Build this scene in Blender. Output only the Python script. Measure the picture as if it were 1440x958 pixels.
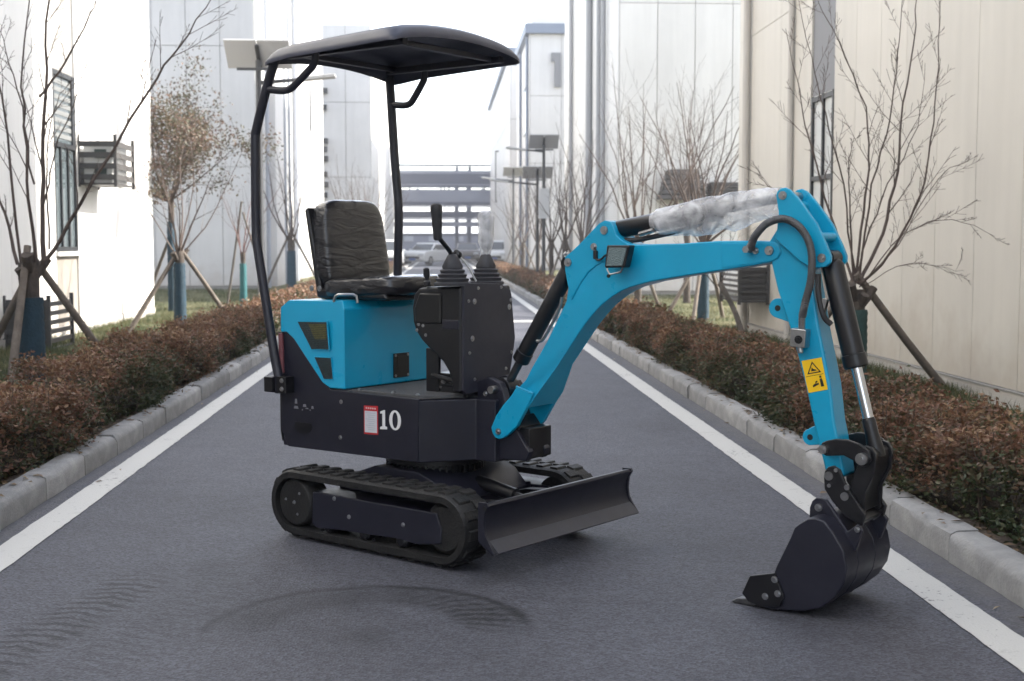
import bpy, bmesh, math, random
import numpy as np
from mathutils import Vector, Matrix, Euler, noise

R = math.radians
scene = bpy.context.scene
for o in list(bpy.data.objects):
    bpy.data.objects.remove(o)
COL = scene.collection

# ------------------------------------------------------------------ camera
CAM_H = 1.3
cam_data = bpy.data.cameras.new('Camera')
cam = bpy.data.objects.new('Camera', cam_data)
COL.objects.link(cam)
scene.camera = cam
cam_data.sensor_width = 36.0
cam_data.lens = 45.0
cam_data.clip_start = 0.05
cam_data.clip_end = 3000
_right = Vector((0.99852932, -0.05421435, 0.0))
_up = Vector((0.00402482, 0.07412983, 0.99724048))
_fwd = Vector((0.05406475, 0.99577386, -0.07423901))
_m = Matrix((_right, _up, -_fwd)).transposed().to_4x4()
_m.translation = Vector((0, 0, CAM_H))
cam.matrix_world = _m
cam_data.dof.use_dof = True
cam_data.dof.focus_distance = 5.1
cam_data.dof.aperture_fstop = 5.0

# ------------------------------------------------------------------ light
SUN_AZ = R(11.6)      # measured from +X towards +Y
SUN_EL = R(37)
world = bpy.data.worlds.new('World')
scene.world = world
world.use_nodes = True
wn = world.node_tree
bg = wn.nodes['Background']
sky = wn.nodes.new('ShaderNodeTexSky')
sky.sky_type = 'NISHITA'
sky.sun_disc = False
sky.sun_elevation = SUN_EL
sky.sun_rotation = math.pi / 2 - SUN_AZ
sky.air_density = 1.0
sky.dust_density = 1.5
sky.ozone_density = 1.0
hs = wn.nodes.new('ShaderNodeHueSaturation')
hs.inputs['Saturation'].default_value = 0.48
wn.links.new(sky.outputs[0], hs.inputs['Color'])
wn.links.new(hs.outputs[0], bg.inputs['Color'])
bg.inputs['Strength'].default_value = 0.15

sun_d = bpy.data.lights.new('Sun', 'SUN')
sun_d.energy = 3.0
sun_d.angle = R(0.6)
sun_d.color = (1.0, 0.94, 0.84)
sun_o = bpy.data.objects.new('Sun', sun_d)
COL.objects.link(sun_o)
sdir = Vector((math.cos(SUN_AZ) * math.cos(SUN_EL), math.sin(SUN_AZ) * math.cos(SUN_EL), math.sin(SUN_EL)))
sun_o.rotation_euler = sdir.to_track_quat('Z', 'Y').to_euler()

vs = scene.view_settings
vs.view_transform = 'Standard'
vs.look = 'None'
vs.exposure = 2.2
vs.gamma = 1.0

# ------------------------------------------------------------------ materials
MATS = {}


def srgb(r, g, b):
    def f(c):
        c /= 255.0
        return c / 12.92 if c <= 0.04045 else ((c + 0.055) / 1.055) ** 2.4
    return (f(r), f(g), f(b), 1.0)


def mat(name, color, rough=0.5, metal=0.0, var=0.0, vscale=6.0, bump=0.0, bscale=40.0, spec=0.5,
        coat=0.0, dust=None, dustamt=0.0, rvar=0.0, sheen=0.0):
    if name in MATS:
        return MATS[name]
    m = bpy.data.materials.new(name)
    m.use_nodes = True
    nt = m.node_tree
    N, L = nt.nodes, nt.links
    b = N['Principled BSDF']
    col = color if len(color) == 4 else (*color, 1.0)
    b.inputs['Roughness'].default_value = rough
    b.inputs['Metallic'].default_value = metal
    b.inputs['Specular IOR Level'].default_value = spec
    if coat:
        b.inputs['Coat Weight'].default_value = coat
        b.inputs['Coat Roughness'].default_value = 0.12
    tc = N.new('ShaderNodeTexCoord')
    b.inputs['Base Color'].default_value = col
    src = None
    if var > 0:
        n = N.new('ShaderNodeTexNoise')
        n.inputs['Scale'].default_value = vscale
        n.inputs['Detail'].default_value = 6
        n.inputs['Roughness'].default_value = 0.6
        L.new(tc.outputs['Object'], n.inputs['Vector'])
        r = N.new('ShaderNodeMapRange')
        r.inputs['From Min'].default_value = 0.3
        r.inputs['From Max'].default_value = 0.7
        r.inputs['To Min'].default_value = 1 - var
        r.inputs['To Max'].default_value = 1 + var
        L.new(n.outputs['Fac'], r.inputs['Value'])
        mx = N.new('ShaderNodeVectorMath')
        mx.operation = 'SCALE'
        mx.inputs[0].default_value = col[:3]
        L.new(r.outputs[0], mx.inputs['Scale'])
        src = mx.outputs[0]
    if dust is not None:
        n = N.new('ShaderNodeTexNoise')
        n.inputs['Scale'].default_value = 9
        n.inputs['Detail'].default_value = 8
        n.inputs['Roughness'].default_value = 0.7
        L.new(tc.outputs['Object'], n.inputs['Vector'])
        r = N.new('ShaderNodeMapRange')
        r.inputs['From Min'].default_value = 0.45
        r.inputs['From Max'].default_value = 0.8
        r.inputs['To Max'].default_value = dustamt
        L.new(n.outputs['Fac'], r.inputs['Value'])
        mx2 = N.new('ShaderNodeMix')
        mx2.data_type = 'RGBA'
        mx2.inputs['A'].default_value = col
        mx2.inputs['B'].default_value = (*dust[:3], 1)
        if src is not None:
            L.new(src, mx2.inputs['A'])
        L.new(r.outputs[0], mx2.inputs['Factor'])
        src = mx2.outputs['Result']
    if src is not None:
        L.new(src, b.inputs['Base Color'])
    if rvar > 0:
        n = N.new('ShaderNodeTexNoise')
        n.inputs['Scale'].default_value = 14
        n.inputs['Detail'].default_value = 5
        L.new(tc.outputs['Object'], n.inputs['Vector'])
        r = N.new('ShaderNodeMapRange')
        r.inputs['To Min'].default_value = max(0.02, rough - rvar)
        r.inputs['To Max'].default_value = min(1, rough + rvar)
        L.new(n.outputs['Fac'], r.inputs['Value'])
        L.new(r.outputs[0], b.inputs['Roughness'])
    if bump > 0:
        n = N.new('ShaderNodeTexNoise')
        n.inputs['Scale'].default_value = bscale
        n.inputs['Detail'].default_value = 4
        L.new(tc.outputs['Object'], n.inputs['Vector'])
        bp = N.new('ShaderNodeBump')
        bp.inputs['Strength'].default_value = bump
        bp.inputs['Distance'].default_value = 0.02
        L.new(n.outputs['Fac'], bp.inputs['Height'])
        L.new(bp.outputs[0], b.inputs['Normal'])
    MATS[name] = m
    return m


TEAL = mat('teal_paint', (0.003, 0.305, 0.515), 0.30, var=0.05, vscale=5, coat=0.12, spec=0.42, dust=(0.04, 0.27, 0.44), dustamt=0.16,
           bump=0.02, bscale=90, rvar=0.08)
CHAR = mat('charcoal_paint', (0.0100, 0.0102, 0.0195), 0.42, var=0.12, vscale=8, dust=(0.050, 0.050, 0.065), dustamt=0.16,
           bump=0.03, bscale=120, rvar=0.12)
BLACKP = mat('black_paint', (0.0055, 0.0055, 0.0075), 0.36, dust=(0.04, 0.038, 0.036), dustamt=0.16, bump=0.03, bscale=120, rvar=0.12)
RUBBER = mat('rubber', (0.0075, 0.0072, 0.0075), 0.6, var=0.2, vscale=15, dust=(0.06, 0.055, 0.05), dustamt=0.25, bump=0.25, bscale=90)
HOSE_M = mat('hose_rubber', (0.02, 0.02, 0.022), 0.5)
CHROME = mat('chrome_rod', (0.62, 0.63, 0.66), 0.16, 1.0)
ZINC = mat('zinc_steel', (0.40, 0.40, 0.41), 0.30, 1.0, var=0.15, vscale=40)
WHITEP = mat('white_paint', (0.72, 0.72, 0.72), 0.45, var=0.05)
YELLOW = mat('yellow_print', (0.85, 0.52, 0.01), 0.4)
INK = mat('black_ink', (0.01, 0.01, 0.01), 0.5)
REDINK = mat('red_print', (0.45, 0.02, 0.03), 0.45)
GREYINK = mat('grey_print', (0.42, 0.44, 0.5), 0.5)
GRIP = mat('lever_grip', (0.016, 0.016, 0.019), 0.5, bump=0.06, bscale=60)
BOOT = mat('rubber_boot', (0.035, 0.035, 0.042), 0.62, dust=(0.1, 0.1, 0.1), dustamt=0.2)
MESHM = mat('vent_mesh', (0.028, 0.045, 0.05), 0.6, var=0.3, vscale=60)
AMBERV = mat('radiator_core', (0.10, 0.095, 0.03), 0.6, var=0.35, vscale=70)


def film_seat():
    m = bpy.data.materials.new('plastic_covered_vinyl')
    m.use_nodes = True
    N, L = m.node_tree.nodes, m.node_tree.links
    b = N['Principled BSDF']
    b.inputs['Base Color'].default_value = (0.010, 0.0095, 0.012, 1)
    b.inputs['Roughness'].default_value = 0.42
    b.inputs['Coat Weight'].default_value = 0.9
    b.inputs['Coat Roughness'].default_value = 0.05
    b.inputs['Specular IOR Level'].default_value = 0.25
    tc = N.new('ShaderNodeTexCoord')
    mp = N.new('ShaderNodeMapping')
    mp.inputs['Scale'].default_value = (1.0, 0.6, 2.2)
    L.new(tc.outputs['Object'], mp.inputs[0])
    n = N.new('ShaderNodeTexNoise')
    n.inputs['Scale'].default_value = 11
    n.inputs['Detail'].default_value = 2
    n.inputs['Distortion'].default_value = 0.7
    L.new(mp.outputs[0], n.inputs['Vector'])
    bp = N.new('ShaderNodeBump')
    bp.inputs['Strength'].default_value = 0.5
    bp.inputs['Distance'].default_value = 0.03
    L.new(n.outputs['Fac'], bp.inputs['Height'])
    L.new(bp.outputs[0], b.inputs['Coat Normal'])
    bp2 = N.new('ShaderNodeBump')
    bp2.inputs['Strength'].default_value = 0.15
    bp2.inputs['Distance'].default_value = 0.02
    L.new(n.outputs['Fac'], bp2.inputs['Height'])
    L.new(bp2.outputs[0], b.inputs['Normal'])
    return m


VINYL = film_seat()


def film(name, alpha, color, rough=0.25, scale=60):
    m = bpy.data.materials.new(name)
    m.use_nodes = True
    N, L = m.node_tree.nodes, m.node_tree.links
    b = N['Principled BSDF']
    b.inputs['Base Color'].default_value = (*color, 1)
    b.inputs['Roughness'].default_value = rough
    tc = N.new('ShaderNodeTexCoord')
    n = N.new('ShaderNodeTexVoronoi')
    n.inputs['Scale'].default_value = scale
    L.new(tc.outputs['Object'], n.inputs['Vector'])
    bp = N.new('ShaderNodeBump')
    bp.inputs['Strength'].default_value = 0.25
    bp.inputs['Distance'].default_value = 0.006
    L.new(n.outputs['Distance'], bp.inputs['Height'])
    L.new(bp.outputs[0], b.inputs['Normal'])
    n2 = N.new('ShaderNodeTexNoise')
    n2.inputs['Scale'].default_value = 14
    n2.inputs['Detail'].default_value = 6
    n2.inputs['Distortion'].default_value = 1.0
    L.new(tc.outputs['Object'], n2.inputs['Vector'])
    r = N.new('ShaderNodeMapRange')
    r.inputs['From Min'].default_value = 0.3
    r.inputs['From Max'].default_value = 0.7
    r.inputs['To Min'].default_value = alpha - 0.25
    r.inputs['To Max'].default_value = min(1, alpha + 0.25)
    L.new(n2.outputs['Fac'], r.inputs['Value'])
    L.new(r.outputs[0], b.inputs['Alpha'])
    return m


BUBBLE = film('bubble_wrap', 0.42, (0.88, 0.88, 0.91), 0.10, 110)
FILM = film('clear_film', 0.62, (0.8, 0.8, 0.83), 0.15, 25)


def glass_mat(name, color, rough=0.08):
    m = mat(name, color, rough, 0.0, spec=0.8)
    return m


# ------------------------------------------------------------------ mesh builder
class MB:
    def __init__(s):
        s.v, s.f = [], []
        s.marks = []

    def add(s, vs_, fs):
        k = len(s.v)
        s.v += [tuple(p) for p in vs_]
        s.f += [tuple(i + k for i in q) for q in fs]
        return s

    def box(s, c, d, rot=None):
        hx, hy, hz = d[0] / 2, d[1] / 2, d[2] / 2
        P = [Vector((x, y, z)) for x in (-hx, hx) for y in (-hy, hy) for z in (-hz, hz)]
        if rot is not None:
            e = Euler(rot)
            P = [(e.to_matrix() @ p) for p in P]
        P = [p + Vector(c) for p in P]
        return s.add(P, [(0, 1, 3, 2), (4, 6, 7, 5), (0, 4, 5, 1), (2, 3, 7, 6), (0, 2, 6, 4), (1, 5, 7, 3)])

    def prism(s, poly, a, b, axis='y'):
        n = len(poly)

        def p3(q, t):
            if axis == 'y':
                return (q[0], t, q[1])
            if axis == 'x':
                return (t, q[0], q[1])
            return (q[0], q[1], t)
        vs_ = [p3(q, a) for q in poly] + [p3(q, b) for q in poly]
        fs = [tuple(range(n)), tuple(range(2 * n - 1, n - 1, -1))]
        fs += [(i, (i + 1) % n, n + (i + 1) % n, n + i) for i in range(n)]
        return s.add(vs_, fs)

    def tube(s, path, r, n=8, caps=True, closed=False):
        path = [Vector(p) for p in path]
        k = len(path)
        rs = r if isinstance(r, (list, tuple)) else [r] * k
        t0 = (path[1] - path[0]).normalized()
        ref = Vector((0, 0, 1)) if abs(t0.z) < 0.9 else Vector((1, 0, 0))
        nrm = t0.cross(ref).normalized()
        vs_ = []
        for i, p in enumerate(path):
            if i == 0:
                t = path[1] - path[0]
            elif i == k - 1:
                t = path[-1] - path[-2]
            else:
                t = (path[i + 1] - path[i]).normalized() + (path[i] - path[i - 1]).normalized()
            if t.length < 1e-9:
                t = t0
            t = t.normalized()
            nrm = nrm - t * nrm.dot(t)
            if nrm.length < 1e-6:
                nrm = t.orthogonal()
            nrm.normalize()
            bn = t.cross(nrm)
            for j in range(n):
                a = 2 * math.pi * j / n
                vs_.append(p + (nrm * math.cos(a) + bn * math.sin(a)) * rs[i])
        fs = []
        for i in range(k - 1):
            for j in range(n):
                j2 = (j + 1) % n
                fs.append((i * n + j, i * n + j2, (i + 1) * n + j2, (i + 1) * n + j))
        if caps:
            fs.append(tuple(range(n - 1, -1, -1)))
            fs.append(tuple((k - 1) * n + j for j in range(n)))
        return s.add(vs_, fs)

    def cyl(s, p0, p1, r, n=16, r1=None):
        return s.tube([p0, p1], [r, r if r1 is None else r1], n)

    def mark(s):
        s.marks.append((len(s.v), len(s.f)))
        return s

    def bolt(s, p, nrm, r=0.009, h=0.007, m=True):
        if m:
            s.mark()
        p = Vector(p)
        nrm = Vector(nrm).normalized()
        r = r * 0.84
        s.cyl(p - nrm * 0.002, p + nrm * 0.002, r * 1.5, 12)
        s.cyl(p + nrm * 0.002, p + nrm * h, r, 6)
        return s

    def lathe(s, prof, o, axis, n=20):
        """prof: (radius, distance along axis)"""
        o = Vector(o)
        ax = Vector(axis).normalized()
        e1 = ax.orthogonal().normalized()
        e2 = ax.cross(e1)
        vs_ = []
        for r, d in prof:
            for j in range(n):
                a = 2 * math.pi * j / n
                vs_.append(o + ax * d + (e1 * math.cos(a) + e2 * math.sin(a)) * max(r, 1e-4))
        fs = []
        for i in range(len(prof) - 1):
            for j in range(n):
                j2 = (j + 1) % n
                fs.append((i * n + j, i * n + j2, (i + 1) * n + j2, (i + 1) * n + j))
        fs.append(tuple(range(n - 1, -1, -1)))
        fs.append(tuple((len(prof) - 1) * n + j for j in range(n)))
        return s.add(vs_, fs)

    def build_pieces(s, name, m, parent=None, bevel=0.0, smooth=35):
        """one object for every marked piece"""
        mk = s.marks + [(len(s.v), len(s.f))]
        out = []
        for (a, fa), (c, fc) in zip(mk[:-1], mk[1:]):
            q = MB()
            q.v = s.v[a:c]
            q.f = [tuple(i - a for i in f) for f in s.f[fa:fc]]
            out.append(q.build(name, m, parent, bevel, smooth))
        return out

    def build(s, name, m, parent=None, bevel=0.0, smooth=35, seg=2, recalc=True):
        me = bpy.data.meshes.new(name)
        me.from_pydata(s.v, [], s.f)
        if recalc:
            bm = bmesh.new()
            bm.from_mesh(me)
            bmesh.ops.recalc_face_normals(bm, faces=bm.faces)
            bm.to_mesh(me)
            bm.free()
        if smooth:
            me.polygons.foreach_set('use_smooth', [True] * len(me.polygons))
            me.set_sharp_from_angle(angle=R(smooth))
        me.materials.append(m)
        o = bpy.data.objects.new(name, me)
        COL.objects.link(o)
        if parent is not None:
            o.parent = parent
        if bevel > 0:
            bv = o.modifiers.new('bevel', 'BEVEL')
            bv.width = bevel
            bv.segments = seg
            bv.limit_method = 'ANGLE'
            bv.angle_limit = R(40)
            bv.harden_normals = bool(smooth)
        return o


def thing(name, label, cat, loc=(0, 0, 0), rz=0.0, group=None):
    o = bpy.data.objects.new(name, None)
    o.empty_display_size = 0.2
    COL.objects.link(o)
    o.location = loc
    o.rotation_euler = (0, 0, rz)
    return tag(o, label, cat, group)


def tag(o, label, cat=None, group=None):
    o['label'] = label
    if cat:
        o['category'] = cat
    if group:
        o['group'] = group
    return o


def structure(o):
    o['kind'] = 'structure'
    return o


def share(name, data, parent, loc, rot=(0, 0, 0), scale=(1, 1, 1)):
    o = bpy.data.objects.new(name, data)
    COL.objects.link(o)
    o.parent = parent
    o.location = loc
    o.rotation_euler = rot
    o.scale = scale
    return o


def smooth_path(pts, k=6):
    """Catmull-Rom through pts"""
    P = [Vector(p) for p in pts]
    P = [P[0] * 2 - P[1]] + P + [P[-1] * 2 - P[-2]]
    out = []
    for i in range(1, len(P) - 2):
        for j in range(k):
            t = j / k
            a, b, c, d = P[i - 1], P[i], P[i + 1], P[i + 2]
            out.append(0.5 * ((2 * b) + (c - a) * t + (2 * a - 5 * b + 4 * c - d) * t * t + (3 * b - a - 3 * c + d) * t ** 3))
    out.append(P[-2])
    return out


def at(px, py, Y):
    """photo position at depth Y along the road -> world point"""
    d = _right * ((px - 720) / 1800.0) + _up * (-(py - 479) / 1800.0) + _fwd
    return Vector((0, 0, CAM_H)) + d * (Y / d.y)


def np_mesh(name, verts, faces_idx, per, m):
    """fast mesh from numpy: verts (n,3), faces (k,per)"""
    me = bpy.data.meshes.new(name)
    k = len(faces_idx)
    me.vertices.add(len(verts))
    me.vertices.foreach_set('co', np.asarray(verts, np.float32).ravel())
    me.loops.add(k * per)
    me.loops.foreach_set('vertex_index', np.asarray(faces_idx, np.int32).ravel())
    me.polygons.add(k)
    me.polygons.foreach_set('loop_start', np.arange(0, k * per, per, dtype=np.int32))
    me.polygons.foreach_set('loop_total', np.full(k, per, np.int32))
    me.update()
    me.validate()
    me.materials.append(m)
    return me


# ------------------------------------------------------------------ ground, road
def asphalt():
    m = bpy.data.materials.new('asphalt')
    m.use_nodes = True
    N, L = m.node_tree.nodes, m.node_tree.links
    b = N['Principled BSDF']
    b.inputs['Roughness'].default_value = 0.68
    b.inputs['Specular IOR Level'].default_value = 0.45
    tc = N.new('ShaderNodeTexCoord')
    co = tc.outputs['Object']

    def noise_(scale, detail=4, rough=0.6):
        n = N.new('ShaderNodeTexNoise')
        n.inputs['Scale'].default_value = scale
        n.inputs['Detail'].default_value = detail
        n.inputs['Roughness'].default_value = rough
        L.new(co, n.inputs['Vector'])
        return n.outputs['Fac']

    def math_(op, a, b2=None, c=None):
        n = N.new('ShaderNodeMath')
        n.operation = op
        for i, q in enumerate((a, b2, c)):
            if q is None:
                continue
            if isinstance(q, (int, float)):
                n.inputs[i].default_value = q
            else:
                L.new(q, n.inputs[i])
        return n.outputs[0]

    def rng(v, a, b2, c, d):
        n = N.new('ShaderNodeMapRange')
        n.inputs[1].default_value = a
        n.inputs[2].default_value = b2
        n.inputs[3].default_value = c
        n.inputs[4].default_value = d
        L.new(v, n.inputs[0])
        return n.outputs[0]
    vor = N.new('ShaderNodeTexVoronoi')
    vor.inputs['Scale'].default_value = 105
    L.new(co, vor.inputs['Vector'])
    sep = N.new('ShaderNodeSeparateColor')
    L.new(vor.outputs['Color'], sep.inputs[0])
    stone = rng(sep.outputs[0], 0, 1, 0.56, 1.48)
    big = rng(noise_(0.7, 6, 0.65), 0.3, 0.7, 0.76, 1.18)
    mid = rng(noise_(7, 5, 0.7), 0.3, 0.7, 0.88, 1.12)
    fac = math_('MULTIPLY', math_('MULTIPLY', stone, big), mid)
    # rubber smear where the tracks turned on the spot, and a band of tread prints
    sx = N.new('ShaderNodeSeparateXYZ')
    L.new(co, sx.inputs[0])
    X, Y = sx.outputs[0], sx.outputs[1]
    dx, dy = math_('SUBTRACT', X, -0.26), math_('SUBTRACT', Y, 4.27)
    rr = math_('SQRT', math_('ADD', math_('MULTIPLY', dx, dx), math_('MULTIPLY', dy, dy)))
    wob = rng(noise_(6, 3), 0, 1, -0.03, 0.03)
    rr = math_('ADD', rr, wob)
    line = rng(math_('ABSOLUTE', math_('SUBTRACT', rr, 0.55)), 0.0, 0.035, 1.0, 0.0)
    band = rng(math_('ABSOLUTE', math_('SUBTRACT', rr, 0.44)), 0.02, 0.17, 1.0, 0.0)
    ang = math_('ARCTAN2', dy, dx)
    upper = rng(ang, -0.2, 0.35, 0.0, 1.0)
    cut = rng(math_('ABSOLUTE', ang), 2.9, 3.14, 1.0, 0.7)
    arc = math_('MULTIPLY', upper, cut)
    spoke = rng(math_('SINE', math_('ADD', math_('MULTIPLY', ang, 40), math_('ADD', math_('MULTIPLY', rr, 40), rng(noise_(12, 3), 0, 1, -3.0, 3.0)))), -0.2, 0.8, 0, 1)
    spk_zone = rng(ang, 0.05, 1.5, 1.0, 0.0)
    patch = rng(noise_(3.2, 4), 0.35, 0.65, 0.55, 1.0)
    inner = rng(math_('ABSOLUTE', math_('SUBTRACT', rr, 0.36)), 0.0, 0.05, 0.5, 0.0)
    band = math_('ADD', band, inner)
    ring = math_('MULTIPLY', math_('MULTIPLY', math_('ADD', math_('MULTIPLY', line, 0.75), math_('MULTIPLY', band, 0.42)), arc), patch)
    ring2 = math_('MULTIPLY', math_('MULTIPLY', math_('MULTIPLY', spoke, band), math_('MULTIPLY', spk_zone, upper)), 0.85)
    # tread band: local coordinates along the band
    c, s_ = math.cos(R(76)), math.sin(R(76))
    tu = math_('ADD', math_('MULTIPLY', math_('SUBTRACT', X, -1.30), c), math_('MULTIPLY', math_('SUBTRACT', Y, 4.45), s_))
    tv = math_('SUBTRACT', math_('MULTIPLY', math_('SUBTRACT', Y, 4.45), c), math_('MULTIPLY', math_('SUBTRACT', X, -1.30), s_))
    zone = rng(math_('ABSOLUTE', tv), 0.09, 0.15, 1.0, 0.0)
    zone2 = rng(math_('ABSOLUTE', tu), 0.45, 0.75, 1.0, 0.0)
    saw = rng(math_('SINE', math_('ADD', math_('MULTIPLY', tu, 95), math_('ADD', math_('MULTIPLY', math_('ABSOLUTE', tv), 26), rng(noise_(11, 3), 0, 1, -4.0, 4.0)))), -0.1, 0.8, 0, 1)
    tread = math_('MULTIPLY', math_('MULTIPLY', math_('MULTIPLY', zone, zone2), saw), math_('MULTIPLY', patch, 0.95))
    tv2 = math_('SUBTRACT', tv, -0.34)
    zoneb = rng(math_('ABSOLUTE', tv2), 0.09, 0.15, 1.0, 0.0)
    treadb = math_('MULTIPLY', math_('MULTIPLY', math_('MULTIPLY', zoneb, zone2), saw), math_('MULTIPLY', patch, 0.3))
    mark = math_('MINIMUM', math_('ADD', math_('ADD', ring, ring2), math_('ADD', tread, treadb)), 0.75)
    # old oil / damp stains
    st = rng(noise_(1.6, 6, 0.65), 0.56, 0.72, 0.0, 0.28)
    keep = math_('MULTIPLY', math_('SUBTRACT', 1.0, mark), math_('SUBTRACT', 1.0, st))
    fac = math_('MULTIPLY', fac, keep)
    # pale grit in the gutters
    gut = rng(math_('ADD', math_('ABSOLUTE', X), rng(noise_(9, 5), 0.3, 0.7, -0.06, 0.06)), 1.90, 2.06, 0.0, 0.5)
    sc = N.new('ShaderNodeVectorMath')
    sc.operation = 'SCALE'
    sc.inputs[0].default_value = (0.0625, 0.0635, 0.078)
    L.new(fac, sc.inputs['Scale'])
    mx = N.new('ShaderNodeMix')
    mx.data_type = 'RGBA'
    L.new(sc.outputs[0], mx.inputs['A'])
    mx.inputs['B'].default_value = (0.13, 0.12, 0.11, 1)
    L.new(gut, mx.inputs['Factor'])
    L.new(mx.outputs['Result'], b.inputs['Base Color'])
    bp = N.new('ShaderNodeBump')
    bp.inputs['Strength'].default_value = 0.55
    bp.inputs['Distance'].default_value = 0.006
    L.new(vor.outputs['Distance'], bp.inputs['Height'])
    L.new(bp.outputs[0], b.inputs['Normal'])
    return m


def line_paint():
    m = bpy.data.materials.new('road_marking_paint')
    m.use_nodes = True
    N, L = m.node_tree.nodes, m.node_tree.links
    b = N['Principled BSDF']
    b.inputs['Roughness'].default_value = 0.7
    tc = N.new('ShaderNodeTexCoord')
    n = N.new('ShaderNodeTexNoise')
    n.inputs['Scale'].default_value = 5
    n.inputs['Detail'].default_value = 9
    n.inputs['Roughness'].default_value = 0.75
    L.new(tc.outputs['Object'], n.inputs['Vector'])
    cr = N.new('ShaderNodeValToRGB')
    cr.color_ramp.elements[0].position = 0.22
    cr.color_ramp.elements[0].color = (0.22, 0.21, 0.20, 1)
    cr.color_ramp.elements[1].position = 0.42
    cr.color_ramp.elements[1].color = (0.50, 0.49, 0.465, 1)
    L.new(n.outputs['Fac'], cr.inputs[0])
    n3 = N.new('ShaderNodeTexNoise')
    n3.inputs['Scale'].default_value = 38
    n3.inputs['Detail'].default_value = 6
    n3.inputs['Roughness'].default_value = 0.7
    L.new(tc.outputs['Object'], n3.inputs['Vector'])
    n4 = N.new('ShaderNodeTexNoise')
    n4.inputs['Scale'].default_value = 1.6
    n4.inputs['Detail'].default_value = 3
    L.new(tc.outputs['Object'], n4.inputs['Vector'])
    sm = N.new('ShaderNodeMath')
    sm.operation = 'MULTIPLY_ADD'
    sm.inputs[1].default_value = 0.55
    L.new(n4.outputs['Fac'], sm.inputs[0])
    L.new(n3.outputs['Fac'], sm.inputs[2])
    ch = N.new('ShaderNodeMapRange')
    ch.inputs[1].default_value, ch.inputs[2].default_value = 0.90, 1.00
    ch.inputs[3].default_value, ch.inputs[4].default_value = 0.0, 0.85
    L.new(sm.outputs[0], ch.inputs[0])
    mx = N.new('ShaderNodeMix')
    mx.data_type = 'RGBA'
    L.new(cr.outputs[0], mx.inputs['A'])
    mx.inputs['B'].default_value = (0.09, 0.09, 0.095, 1)
    L.new(ch.outputs[0], mx.inputs['Factor'])
    L.new(mx.outputs['Result'], b.inputs['Base Color'])
    v = N.new('ShaderNodeTexVoronoi')
    v.inputs['Scale'].default_value = 110
    L.new(tc.outputs['Object'], v.inputs['Vector'])
    bp = N.new('ShaderNodeBump')
    bp.inputs['Strength'].default_value = 0.3
    bp.inputs['Distance'].default_value = 0.004
    L.new(v.outputs['Distance'], bp.inputs['Height'])
    L.new(bp.outputs[0], b.inputs['Normal'])
    return m


def lawn_mat():
    m = bpy.data.materials.new('winter_lawn')
    m.use_nodes = True
    N, L = m.node_tree.nodes, m.node_tree.links
    b = N['Principled BSDF']
    b.inputs['Roughness'].default_value = 0.95
    tc = N.new('ShaderNodeTexCoord')
    n = N.new('ShaderNodeTexNoise')
    n.inputs['Scale'].default_value = 1.3
    n.inputs['Detail'].default_value = 10
    n.inputs['Roughness'].default_value = 0.72
    L.new(tc.outputs['Object'], n.inputs['Vector'])
    cr = N.new('ShaderNodeValToRGB')
    e = cr.color_ramp.elements
    e[0].position = 0.33
    e[0].color = (0.060, 0.066, 0.022, 1)
    e[1].position = 0.66
    e[1].color = (0.16, 0.135, 0.062, 1)
    x = e.new(0.5)
    x.color = (0.095, 0.095, 0.034, 1)
    L.new(n.outputs['Fac'], cr.inputs[0])
    L.new(cr.outputs[0], b.inputs['Base Color'])
    n2 = N.new('ShaderNodeTexNoise')
    n2.inputs['Scale'].default_value = 60
    n2.inputs['Detail'].default_value = 6
    L.new(tc.outputs['Object'], n2.inputs['Vector'])
    bp = N.new('ShaderNodeBump')
    bp.inputs['Strength'].default_value = 0.9
    bp.inputs['Distance'].default_value = 0.05
    L.new(n2.outputs['Fac'], bp.inputs['Height'])
    L.new(bp.outputs[0], b.inputs['Normal'])
    return m


ASPH = asphalt()
PAINT = line_paint()
LAWN = lawn_mat()
SOIL = mat('soil', (0.085, 0.065, 0.05), 0.95, var=0.35, vscale=12, bump=0.8, bscale=50)
CONC = mat('kerb_concrete', (0.24, 0.235, 0.23), 0.85, var=0.22, vscale=5, bump=0.25, bscale=70, dust=(0.42, 0.40, 0.37), dustamt=0.45)
MORTAR = mat('kerb_bed', (0.11, 0.105, 0.10), 0.95, var=0.2, vscale=10, bump=0.4, bscale=50)


def sheet(name, x0, x1, y0, y1, z, m, ny=1):
    b = MB()
    b.add([(x0, y0, z), (x1, y0, z), (x1, y1, z), (x0, y1, z)], [(0, 1, 2, 3)])
    o = b.build(name, m, smooth=0)
    return o


structure(sheet('ground', -600, 600, -300, 1500, -0.02, LAWN))
structure(sheet('road', -2.06, 2.10, -14, 170, 0.0, ASPH))


def painted_line(x0, x1, seed):
    rnd = random.Random(seed)
    ys = [-14 + 0.06 * i for i in range(700)] + [28 + 1.0 * i for i in range(122)]
    vs_ = []
    for y in ys:
        j = 0.0016
        vs_ += [(x0 + rnd.gauss(0, j) + 0.003 * noise.noise((y * 0.7, seed, 0)), y, 0.004), (x1 + rnd.gauss(0, j) + 0.003 * noise.noise((y * 0.7, seed, 4)), y, 0.004)]
    b = MB()
    b.add(vs_, [(2 * i, 2 * i + 1, 2 * i + 3, 2 * i + 2) for i in range(len(ys) - 1)])
    return structure(b.build('lane_line', PAINT, smooth=0))


painted_line(-1.915, -1.76, 1)
painted_line(1.76, 1.915, 2)
structure(sheet('cross_road_band', -1.7, 1.7, 21.6, 22.05, 0.004, PAINT))  # pale band across the road, same colour as the lane lines


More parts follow.
